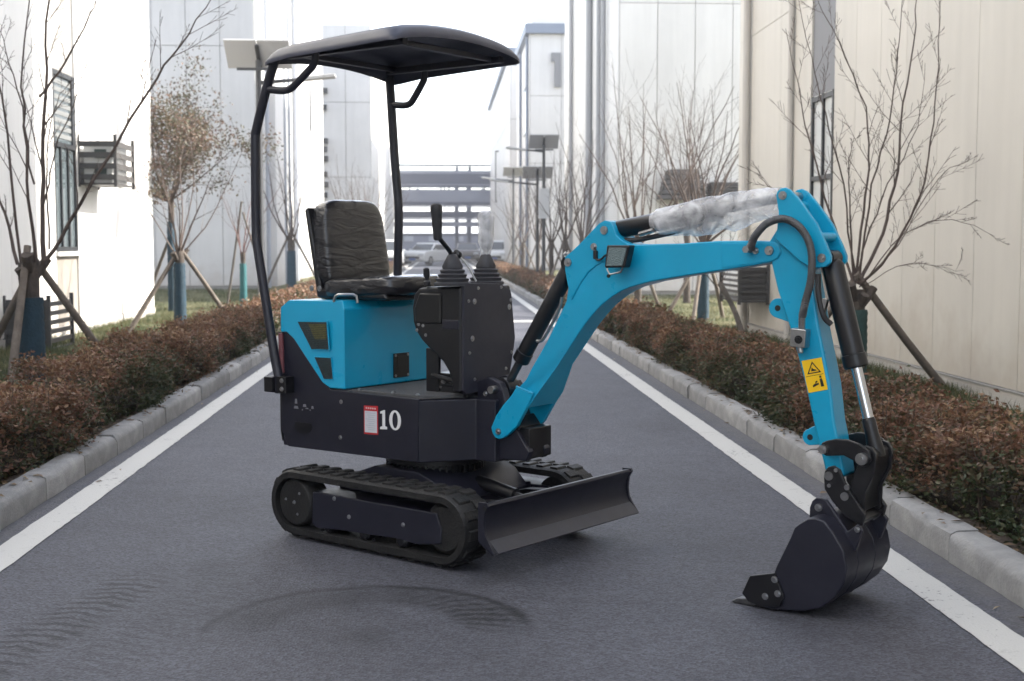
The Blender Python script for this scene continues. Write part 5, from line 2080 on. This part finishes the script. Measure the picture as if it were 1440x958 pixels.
HEDGE = leaf_mat('hedge_leaves', [(0.0, (0.034, 0.052, 0.020)), (0.28, (0.070, 0.074, 0.030)), (0.46, (0.112, 0.076, 0.042)), (0.64, (0.155, 0.074, 0.048)), (0.82, (0.210, 0.102, 0.058)), (1.0, (0.29, 0.190, 0.105))], 0.25, top=(0.12, 0.48))
TWIG = mat('hedge_twig', (0.085, 0.06, 0.045), 0.9, var=0.3, vscale=20)
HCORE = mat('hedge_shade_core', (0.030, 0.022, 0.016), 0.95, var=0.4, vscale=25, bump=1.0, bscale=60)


def leaves_mesh(name, P, size, rng, m, up_bias=0.4, aspect=0.5):
    """one bent leaf (two triangles sharing the midrib) at every point"""
    n = len(P)
    d = rng.normal(size=(n, 3))
    d[:, 2] = np.abs(d[:, 2]) * up_bias + d[:, 2] * (1 - up_bias)
    d /= np.linalg.norm(d, axis=1)[:, None]
    e = rng.normal(size=(n, 3))
    e -= d * (e * d).sum(1)[:, None]
    e /= np.linalg.norm(e, axis=1)[:, None]
    nn = np.cross(d, e)
    sz = size * rng.uniform(0.6, 1.35, n)[:, None]
    a = P
    c = P + d * sz
    mid = P + d * sz * 0.5
    b1 = mid + e * sz * aspect * 0.5 + nn * sz * 0.12
    b2 = mid - e * sz * aspect * 0.5 + nn * sz * 0.12
    V = np.stack([a, b1, c, b2], 1).reshape(-1, 3)
    idx = np.arange(n)[:, None] * 4
    F = np.concatenate([idx + np.array([[0, 1, 2]]), idx + np.array([[0, 2, 3]])], 0)
    return np_mesh(name, V, F, 3, m)


def hedge(label, s, x0, x1, y0, y1, z_top, seed, dens, leaf, base=0.10):
    rng = np.random.default_rng(seed)
    L_ = y1 - y0

    def top_of(y, x):
        return z_top + 0.055 * np.sin(y * 2.1 + seed) * np.sin(y * 0.83 + 1.3 * seed) + 0.04 * np.sin(y * 5.3 + x * 6) + 0.03 * np.sin(y * 11 + seed)

    def front_of(y, z):
        return 0.05 * np.sin(y * 2.9 + seed * 2) + 0.03 * np.sin(y * 7.1 + z * 9)
    # shaded core
    b = MB()
    ny = max(20, int(L_ * 5))
    prof_u = [(0.12, 0.0), (0.05, 0.25), (0.06, 0.55), (0.14, 0.78), (0.38, 0.86), (0.66, 0.86), (0.88, 0.75), (0.95, 0.5), (0.94, 0.2), (0.9, 0.0)]
    vs_ = []
    for j in range(ny + 1):
        y = y0 + L_ * j / ny
        for (u, v) in prof_u:
            zt = float(top_of(y, 0)) - 0.05
            x = x0 + (x1 - x0) * u + float(front_of(y, v)) + rng.uniform(-0.02, 0.02)
            vs_.append((s * x, y, base + (zt - base) * v + rng.uniform(-0.015, 0.015)))
    k = len(prof_u)
    fs = [(j * k + i, j * k + i + 1, (j + 1) * k + i + 1, (j + 1) * k + i) for j in range(ny) for i in range(k - 1)]
    fs += [tuple(range(k)), tuple(ny * k + i for i in range(k - 1, -1, -1))]
    b.add(vs_, fs)
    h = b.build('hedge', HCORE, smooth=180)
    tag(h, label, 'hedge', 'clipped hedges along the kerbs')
    # leaves in clumps around the shell
    n = int(dens * L_)
    ncl = n // 9  # nine leaves to a shoot
    y = y0 + L_ * rng.random(ncl)
    face = rng.random(ncl)
    u = np.where(face < 0.46, rng.normal(0.06, 0.05, ncl), rng.random(ncl))
    v = np.where(face < 0.46, rng.random(ncl) ** 0.85, rng.normal(0.93, 0.07, ncl))
    bk_ = face > 0.92
    u = np.where(bk_, rng.normal(0.94, 0.05, ncl), u)
    v = np.where(bk_, rng.random(ncl), v)
    sh = np.clip((v - 0.75) / 0.25, 0, 1) ** 2 * 0.10
    u = np.clip(u, 0 + sh, 1 - sh)
    zt = top_of(y, 0)
    x = x0 + (x1 - x0) * u + front_of(y, v)
    z = base + 0.02 + (zt - base) * v
    tuft = rng.random(ncl) < 0.06
    z = z + np.where(tuft & (v > 0.85), rng.random(ncl) * 0.045, 0)
    C = np.stack([s * x, y, z], 1)
    P = np.repeat(C, 9, 0) + rng.normal(0, 0.026, (ncl * 9, 3))
    P[:, 2] = np.maximum(P[:, 2], base + 0.01)
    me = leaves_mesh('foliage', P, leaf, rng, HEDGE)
    f = bpy.data.objects.new('foliage', me)
    COL.objects.link(f)
    f.parent = h
    f['kind'] = 'stuff'
    # fine stems showing low down and poking out at the top
    b = MB()
    for i in range(int(min(L_, 16) * 26)):
        yy = y0 + rng.random() * min(L_, 16)
        zz = float(top_of(yy, 0))
        xx = x0 + (x1 - x0) * (0.04 + 0.16 * rng.random() if rng.random() < 0.6 else rng.random())
        xx += float(front_of(yy, 0.5))
        lo = base if rng.random() < 0.6 else zz - 0.15
        hi = lo + 0.2 if lo == base else zz + rng.random() * 0.10
        b.tube([(s * xx, yy, lo), (s * (xx + rng.normal(0, 0.03)), yy + rng.normal(0, 0.03), hi)], [0.004, 0.002], 3, False)
    st = b.build('stems', TWIG, h, recalc=False)
    st['kind'] = 'stuff'
    return h


hedge('reddish brown clipped hedge along the left kerb in the foreground', -1, 2.17, 2.78, 4.4, 15.5, 0.44, 1, 8000, 0.029)
hedge('far stretch of hedge on the left beyond the solar lamp', -1, 2.20, 2.80, 15.6, 62, 0.44, 2, 2000, 0.050)
hedge('reddish brown clipped hedge along the right kerb beside the bucket', 1, 2.24, 2.82, 3.9, 15.5, 0.41, 3, 8000, 0.029)
hedge('far stretch of hedge on the right below the street lamps', 1, 2.24, 2.85, 15.6, 70, 0.42, 5, 2000, 0.050)

# ------------------------------------------------------------------ grass by the walls
GRASS = leaf_mat('grass_blades', [(0.0, (0.035, 0.060, 0.020)), (0.4, (0.055, 0.075, 0.028)), (0.7, (0.11, 0.105, 0.045)), (1.0, (0.19, 0.16, 0.085))], 0.3)


def grass(label, x0, x1, y0, y1, n, h, seed, z0=0.10):
    rng = np.random.default_rng(seed)
    x = rng.uniform(x0, x1, n)
    y = y0 + (y1 - y0) * rng.random(n)
    keep = np.sin(x * 5 + y * 1.7) + np.sin(y * 3.1 + 2) + rng.normal(0, 0.7, n) > -0.6
    x, y = x[keep], y[keep]
    n = len(x)
    P = np.stack([x, y, np.full(n, z0)], 1)
    hh = h * rng.uniform(0.4, 1.3, n)
    lean = rng.normal(0, 0.35, (n, 2)) * hh[:, None]
    wv = rng.normal(size=(n, 2))
    wv /= np.linalg.norm(wv, axis=1)[:, None]
    wv *= 0.004
    a = P.copy(); a[:, :2] += wv
    b_ = P.copy(); b_[:, :2] -= wv
    c = P.copy(); c[:, :2] += lean; c[:, 2] += hh
    V = np.stack([a, b_, c], 1).reshape(-1, 3)
    F = np.arange(n * 3).reshape(-1, 3)
    me = np_mesh('grass', V, F, 3, GRASS)
    o = bpy.data.objects.new('grass', me)
    COL.objects.link(o)
    tag(o, label, 'grass')
    o['kind'] = 'stuff'
    return o


grass('rough green grass between the right hedge and the cream wall', 2.9, 4.16, 5.5, 18, 42000, 0.10, 21)
grass('patchy grass between the left hedge and the white wall', -4.95, -2.85, 9, 22, 42000, 0.09, 22)
grass('yellowing winter lawn in the gap between the left buildings', -10, -2.9, 22.4, 35, 40000, 0.07, 23)
grass('yellowing winter lawn in the gap between the right buildings', 2.9, 10, 18, 30.4, 40000, 0.07, 24)

# ------------------------------------------------------------------ trees
BARK = mat('bark', (0.075, 0.06, 0.05), 0.9, var=0.35, vscale=14, bump=0.6, bscale=60)
BARKG = mat('grey_bark', (0.13, 0.115, 0.10), 0.9, var=0.3, vscale=10, bump=0.5, bscale=60)
SHOOT = mat('young_shoots', (0.085, 0.062, 0.052), 0.75, var=0.25, vscale=5)
REDSH = mat('red_shoots', (0.12, 0.062, 0.055), 0.7, var=0.25, vscale=5)
PROPW = mat('prop_pole_wood', (0.15, 0.125, 0.105), 0.9, var=0.3, vscale=9, bump=0.5, bscale=40)
WRAPB = mat('blue_trunk_wrap', (0.012, 0.038, 0.060), 0.75, var=0.2, vscale=12, bump=0.5, bscale=45)
WRAPT = mat('teal_trunk_wrap', (0.018, 0.11, 0.12), 0.7, var=0.2, vscale=12, bump=0.4, bscale=45)
WRAPG = mat('dark_green_trunk_wrap', (0.022, 0.055, 0.05), 0.8, var=0.25, vscale=12, bump=0.5, bscale=45)


def grow(b, rng, p, d, length, r, depth, up=0.10, wig=0.10, kids=5, kid_len=0.45, spread=0.75, tips=None):
    """one limb with its twigs"""
    n = max(4, int(length / 0.16)) if depth == 0 else max(3, int(length / 0.2))
    pts = [Vector(p)]
    d = Vector(d).normalized()
    for i in range(n):
        d = (d + Vector((rng.gauss(0, wig), rng.gauss(0, wig), rng.gauss(0, wig) + up * 0.5))).normalized()
        pts.append(pts[-1] + d * length / n)
    limb_pts(b, rng, pts, r, depth, up, wig, kids, kid_len, spread, tips)


def limb_pts(b, rng, pts, r, depth, up, wig, kids, kid_len, spread, tips=None):
    k = len(pts)
    rs = [max(0.0016, r * (1 - 0.80 * i / (k - 1))) for i in range(k)]
    b.tube(pts, rs, 6 if r > 0.012 else (4 if r > 0.005 else 3), False)
    length = sum((pts[i + 1] - pts[i]).length for i in range(k - 1))
    if tips is not None and depth >= 1:
        tips += [(pts[i], depth) for i in range(k // 2, k)]
    if depth >= 2 or kids <= 0:
        return
    for q in range(kids):
        t = 0.22 + 0.74 * (q + rng.random()) / kids
        i = min(k - 2, int(t * (k - 1)))
        f = t * (k - 1) - i
        p = pts[i].lerp(pts[i + 1], f)
        dd = (pts[i + 1] - pts[i]).normalized()
        side = Vector((rng.gauss(0, 1), rng.gauss(0, 1), rng.gauss(0, 0.6)))
        side = (side - dd * side.dot(dd)).normalized()
        nd = (dd + side * spread * rng.uniform(0.6, 1.3)).normalized()
        grow(b, rng, p, nd, length * kid_len * rng.uniform(0.5, 1.2) * (1.1 - 0.5 * t), rs[i] * 0.46, depth + 1, up, wig, max(0, kids - 2), kid_len, spread, tips)


def tree(label, base, trunk_h, trunk_r, seed, limbs, wrap=None, wrap_to=0.9, props=(), bark=BARK, shoot=SHOOT, kids=5, group='bare street trees behind the hedges',
         limb_r=None, stubs=0, paths=(), leafy=None, kid_len=0.45, spread=0.75, lean=(0, 0), wig=0.06, prop_mat=None, prop_r=0.032):
    rng = random.Random(seed)
    t = thing('street_tree', label, 'tree', base, 0, group)
    top = Vector((lean[0], lean[1], trunk_h))
    b = MB()
    n = 9
    pts = [Vector((lean[0] * (i / n) ** 1.4 + rng.gauss(0, 0.006), lean[1] * i / n + rng.gauss(0, 0.006), trunk_h * i / n)) for i in range(n + 1)]
    rs = [trunk_r * (1.25 if i == 0 else 1.0 - 0.12 * i / n + rng.uniform(-0.04, 0.04)) for i in range(n + 1)]
    rs[-1] *= 1.12
    rs[-2] *= 1.18
    b.tube(pts, rs, 12)
    for k in range(stubs):
        a = 2 * math.pi * (k + rng.random() * 0.6) / max(1, stubs)
        q = top + Vector((0, 0, -0.10 - 0.06 * rng.random()))
        dv = Vector((math.cos(a) * 0.7, math.sin(a) * 0.7, 0.8)).normalized()
        e = q + dv * rng.uniform(0.14, 0.24)
        b.tube([q, q.lerp(e, 0.6) + Vector((0, 0, -0.01)), e], [trunk_r * 0.62, trunk_r * 0.52, trunk_r * 0.5], 8)
    tr = b.build('trunk', bark, t, smooth=70)
    if wrap:
        b = MB()
        m_ = int(n * wrap_to / 1.0)
        vs_ = []
        pp, rr_ = [], []
        steps = 26
        for i in range(steps + 1):
            z = trunk_h * wrap_to * i / steps
            f = z / trunk_h
            pp.append(Vector((lean[0] * f ** 1.4, lean[1] * f, z)))
            rr_.append(trunk_r * (1.30 - 0.16 * f) + 0.004 + (0.003 if i % 2 else -0.002) + rng.uniform(-0.002, 0.002))
        b.tube(pp, rr_, 14)
        b.build('trunk_wrap', wrap, t, smooth=70)
    b = MB()
    tips = []
    for (az, el, ln, rr_) in limbs:
        d = Vector((math.cos(az) * math.cos(el), math.sin(az) * math.cos(el), math.sin(el)))
        p = top + Vector((math.cos(az), math.sin(az), 0)) * trunk_r * 0.5 + Vector((0, 0, rng.uniform(-0.10, 0.02)))
        grow(b, rng, p, d, ln, rr_, 0, 0.08, wig, kids, kid_len, spread, tips)
    for (pl, r_) in paths:
        q = smooth_path([Vector(p) - Vector(base) for p in pl], 4)
        q = [p + Vector((rng.gauss(0, 0.006), rng.gauss(0, 0.01), rng.gauss(0, 0.006))) for p in q]
        limb_pts(b, rng, q, r_, 0, 0.10, wig, kids, kid_len * 0.7, spread, tips)
    cr = b.build('crown', shoot, t, smooth=70, recalc=False)
    for (px, py, pz, hz) in props:
        b = MB()
        p0 = Vector((px, py, pz)) - Vector(base)
        p1 = Vector((lean[0], lean[1], hz)) + Vector((p0.x, p0.y, 0)).normalized() * trunk_r * 0.9
        ex = (p1 - p0).normalized()
        p1 = p1 + ex * 0.10
        m1 = p0.lerp(p1, 0.45) + Vector((rng.gauss(0, 0.015), rng.gauss(0, 0.015), 0))
        b.tube(smooth_path([p0, m1, p1], 4), [prop_r * (1.12 - 0.03 * i) for i in range(9)], 9)
        b.build('prop_pole', prop_mat or PROPW, t, smooth=70)
    if leafy:
        cnt, size, m, rad = leafy
        nr = np.random.default_rng(seed)
        T = np.array([tuple(p) for p, _ in tips])
        P = T[nr.integers(0, len(T), cnt)] + nr.normal(0, rad, (cnt, 3))
        me = leaves_mesh('foliage', P, size, nr, m, 0.1, 0.55)
        o = bpy.data.objects.new('foliage', me)
        COL.objects.link(o)
        o.parent = t
        o['kind'] = 'stuff'
    return t


def fan(rng, n, el0, el1, l0, l1, r0, r1):
    return [(2 * math.pi * (i + rng.random() * 0.8) / n, R(rng.uniform(el0, el1)), rng.uniform(l0, l1), rng.uniform(r0, r1)) for i in range(n)]


rg = random.Random(77)
# left foreground tree
Y1 = 10.4
B1 = at(46, 520, Y1)
B1 = Vector((B1.x, Y1, 0.10))
p1s = []
for pl, r_ in (
    ([(60, 372), (60, 250), (62, 130), (68, 0), (72, -90)], 0.028),
    ([(66, 368), (112, 288), (206, 133), (252, 66), (302, -10)], 0.024),
    ([(52, 372), (40, 280), (34, 180), (34, 60), (50, -60)], 0.020),
    ([(24, 372), (6, 300), (-20, 220), (-40, 120)], 0.020),
    ([(28, 368), (10, 190), (-4, 90), (-12, 0)], 0.016),
    ([(58, 135), (88, 92), (118, 40), (136, 0), (150, -40)], 0.014),
    ([(62, 290), (76, 220), (112, 120), (130, 60)], 0.011),
    ([(48, 260), (30, 150), (8, 70), (-10, 20)], 0.011),
    ([(70, 350), (66, 240), (74, 160), (100, 110)], 0.011),
    ([(206, 133), (200, 100), (202, 70)], 0.005),
    ([(110, 290), (105, 220), (118, 150)], 0.007),
):
    dy = rg.uniform(-0.35, 0.35)
    p1s.append(([at(x, y, Y1 + dy * i / max(1, len(pl) - 1)) for i, (x, y) in enumerate(pl)], r_ * 0.76))
tree('bare pollarded tree with dark blue trunk wrap and leaning props, foreground left', B1, 1.06, 0.078, 3, [], WRAPB, 0.74,
     props=[(at(170, 484, 11).x, 11.1, 0.1, 1.05), (at(4, 505, 9.8).x, 9.9, 0.1, 1.10), (at(-45, 520, 10.8).x, 10.9, 0.1, 0.9)], kids=9, stubs=4, paths=p1s, kid_len=0.36)

# second left tree
tree('bare tree with blue wrapped trunk and four props beside the white wall corner', (-3.5, 17.3, 0.10), 1.12, 0.062, 8,
     fan(rg, 9, 52, 82, 1.0, 1.9, 0.010, 0.018), WRAPB, 0.86,
     props=[(-4.15, 17.0, 0.1, 1.05), (-2.85, 17.9, 0.1, 1.1)], kids=4, stubs=3)
BROWNLEAF = leaf_mat('brown_winter_leaves', [(0.0, (0.060, 0.072, 0.036)), (0.40, (0.090, 0.080, 0.048)), (0.70, (0.135, 0.086, 0.062)), (1.0, (0.18, 0.110, 0.088))], 0.35)
tree('small tree still carrying brown and green winter leaves on the left lawn', (-4.85, 23.3, 0.12), 2.0, 0.055, 12,
     fan(rg, 12, 18, 75, 1.3, 2.0, 0.016, 0.026), WRAPB, 0.8, props=[(-5.5, 23.9, 0.1, 1.3)], kids=6, leafy=(13000, 0.058, BROWNLEAF, 0.13), kid_len=0.5)
tree('slender young tree with teal wrapped trunk and reddish shoots on the left lawn', (-3.72, 24.2, 0.12), 1.05, 0.05, 14,
     fan(rg, 6, 66, 84, 0.8, 1.7, 0.010, 0.016), WRAPT, 0.8, props=[(-4.1, 24.6, 0.1, 1.9), (-3.3, 24.7, 0.1, 1.7)], kids=3, shoot=REDSH, prop_mat=BARKG, prop_r=0.022)
tree('bare tree with blue wrapped trunk behind the canopy post', (-3.85, 33, 0.12), 1.3, 0.09, 16,
     fan(rg, 9, 40, 82, 1.6, 2.8, 0.016, 0.026), WRAPB, 0.8, props=[(-3.1, 33.4, 0.1, 1.4), (-4.6, 33.3, 0.1, 1.4)], kids=4)
for k, (x, y) in enumerate(((-3.3, 46.0), (-3.1, 52.0), (-3.0, 58.0))):
    tree(['first', 'second', 'third'][k] + ' bare far tree in the row behind the excavator seat', (x, y, 0.12), 1.3, 0.09, 30 + k,
         fan(rg, 9, 50, 84, 2.2, 3.4, 0.018, 0.028), None, kids=4, group='far bare trees on the left')

# right foreground tree
YR = 9.7
BR = at(1203, 520, YR)
BR = Vector((BR.x, YR, 0.10))
prs = []
for pl, r_ in (
    ([(1206, 400), (1240, 330), (1262, 240), (1268, 170), (1284, 60), (1290, -30)], 0.024),
    ([(1208, 402), (1250, 360), (1288, 290), (1306, 220), (1318, 120), (1322, 0)], 0.020),
    ([(1202, 398), (1214, 300), (1222, 220), (1216, 150), (1180, 60), (1150, 0)], 0.018),
    ([(1198, 398), (1168, 300), (1140, 210), (1128, 140), (1104, 40)], 0.018),
    ([(1200, 400), (1196, 320), (1194, 240), (1200, 190)], 0.015),
    ([(1196, 402), (1160, 350), (1120, 300), (1080, 260), (1060, 240)], 0.013),
    ([(1210, 400), (1262, 345), (1320, 250), (1390, 212)], 0.010),
    ([(1210, 404), (1270, 330), (1340, 310), (1400, 334)], 0.009),
    ([(1206, 398), (1226, 260), (1250, 170), (1262, 80), (1270, -20)], 0.015),
    ([(1204, 398), (1186, 260), (1160, 160), (1140, 80), (1120, -20)], 0.013),
    ([(1212, 404), (1280, 370), (1330, 378), (1372, 385)], 0.007),
    ([(1206, 400), (1218, 340), (1248, 260), (1290, 180), (1300, 90)], 0.013),
):
    dy = rg.uniform(-0.5, 0.45)
    prs.append(([at(x, y, YR + dy * i / max(1, len(pl) - 1)) for i, (x, y) in enumerate(pl)], r_ * 0.62))
tree('bare tree with dark green trunk wrap behind the bucket cylinder', BR, 0.86, 0.066, 19, [], WRAPG, 0.82,
     props=[(at(1330, 556, 10.3).x, 10.3, 0.1, 0.92), (BR.x - 0.5, 10.5, 0.1, 0.9)], kids=9, stubs=5, paths=prs, kid_len=0.38)
# right lawn trees
tree('bare tree with blue wrapped trunk on the right lawn behind the boom', (4.15, 20.2, 0.12), 1.25, 0.07, 23,
     fan(rg, 14, 28, 80, 1.9, 3.2, 0.016, 0.026), WRAPB, 0.75, props=[(3.45, 19.9, 0.1, 1.1), (3.85, 19.5, 0.1, 1.1), (4.6, 20.8, 0.1, 1.1)], kids=5)
tree('bare tree with long sideways branches left of the dark wall hood', (3.6, 23.5, 0.12), 1.2, 0.07, 26,
     fan(rg, 13, 25, 78, 2.0, 3.4, 0.017, 0.026), None, props=[(3.1, 23.4, 0.1, 1.0), (4.1, 24, 0.1, 1.0)], kids=5)
tree('bare tree in front of the pale wall hood', (5.0, 26.0, 0.12), 1.5, 0.07, 28,
     fan(rg, 11, 48, 84, 2.0, 3.1, 0.015, 0.022), None, kids=5)
tree('leaning bare sapling against the low louvred box on the right', (3.62, 15.1, 0.10), 0.75, 0.035, 41,
     fan(rg, 5, 50, 80, 0.5, 1.0, 0.006, 0.010), None, kids=3, lean=(-0.30, 0.1), bark=BARKG)
names = ['nearest', 'second', 'third', 'fourth', 'fifth', 'sixth']
for k, (x, y) in enumerate(((3.35, 30.5), (3.3, 34.5), (3.4, 40.0), (3.5, 47.0), (3.4, 54.0), (3.45, 62.0))):
    tree(names[k] + ' bare tree in the far row beside the right street lamps', (x, y, 0.12), 1.3, 0.08, 50 + k,
         fan(rg, 9, 55, 85, 1.9, 3.1, 0.016, 0.026), None, props=[(x - 0.5, y - 0.2, 0.1, 1.2), (x + 0.6, y + 0.2, 0.1, 1.2)], kids=4, group='far bare trees on the right')

# stray garden stake by the right wall, litter leaf at the hedge foot
b = MB()
b.tube([tuple(at(1404, 560, 9.6)), tuple(at(1432, 527, 9.6))], 0.008, 6)
tag(b.build('garden_stake', mat('stake_green', (0.12, 0.17, 0.08), 0.6)), 'thin green stake leaning in the grass by the cream wall', 'stake')

# fallen leaves along the kerbs and at the hedge feet
LITTER = leaf_mat('dry_leaf_litter', [(0.0, (0.10, 0.06, 0.035)), (0.4, (0.16, 0.10, 0.055)), (0.7, (0.22, 0.15, 0.08)), (1.0, (0.32, 0.26, 0.17))], 0.15)
for s in (-1, 1):
    rng = np.random.default_rng(90 + s)
    n = 650
    xf = 2.02 if s < 0 else 2.08
    kind = rng.random(n)
    x = np.where(kind < 0.72, xf + 0.13 + np.abs(rng.normal(0, 0.05, n)), np.where(kind < 0.97, xf + rng.uniform(0.01, 0.12, n), xf - np.abs(rng.normal(0.0, 0.07, n)) - 0.01))
    z = np.where(kind < 0.72, 0.112, np.where(kind < 0.97, 0.132, 0.008))
    y = rng.uniform(3.5, 22, n)
    P = np.stack([s * x, y, z], 1)
    d = rng.normal(size=(n, 3)); d[:, 2] *= 0.15
    d /= np.linalg.norm(d, axis=1)[:, None]
    e = np.cross(d, np.array([0, 0, 1.0])) + rng.normal(0, 0.2, (n, 3))
    e /= np.linalg.norm(e, axis=1)[:, None]
    sz = rng.uniform(0.012, 0.034, n)[:, None]
    V = np.stack([P - d * sz, P + e * sz * 0.45 + np.array([0, 0, 0.006]), P + d * sz, P - e * sz * 0.45 + np.array([0, 0, 0.004])], 1).reshape(-1, 3)
    idx = np.arange(n)[:, None] * 4
    me = np_mesh('leaf_litter', V, np.concatenate([idx + np.array([[0, 1, 2]]), idx + np.array([[0, 2, 3]])], 0), 3, LITTER)
    o = bpy.data.objects.new('leaf_litter', me)
    COL.objects.link(o)
    tag(o, 'dry leaves scattered at the foot of the ' + ('left' if s < 0 else 'right') + ' hedge', 'leaf litter')
    o['kind'] = 'stuff'

# ------------------------------------------------------------------ hazy winter air
b = MB()
b.box((0, 590, 6.7), (1240, 1840, 15.6))
hz = b.build('haze', mat('unused_haze_surface', (0.8, 0.8, 0.8)), smooth=0)
hm = bpy.data.materials.new('pale_haze')
hm.use_nodes = True
for nd in list(hm.node_tree.nodes):
    if nd.type != 'OUTPUT_MATERIAL':
        hm.node_tree.nodes.remove(nd)
pv = hm.node_tree.nodes.new('ShaderNodeVolumePrincipled')
pv.inputs['Color'].default_value = (0.93, 0.94, 0.98, 1)
pv.inputs['Density'].default_value = 0.0019
pv.inputs['Anisotropy'].default_value = 0.3
hm.node_tree.links.new(pv.outputs[0], [n for n in hm.node_tree.nodes if n.type == 'OUTPUT_MATERIAL'][0].inputs['Volume'])
hz.data.materials.clear()
hz.data.materials.append(hm)
hz['kind'] = 'stuff'
tag(hz, 'thin pale winter haze filling the street', 'haze')
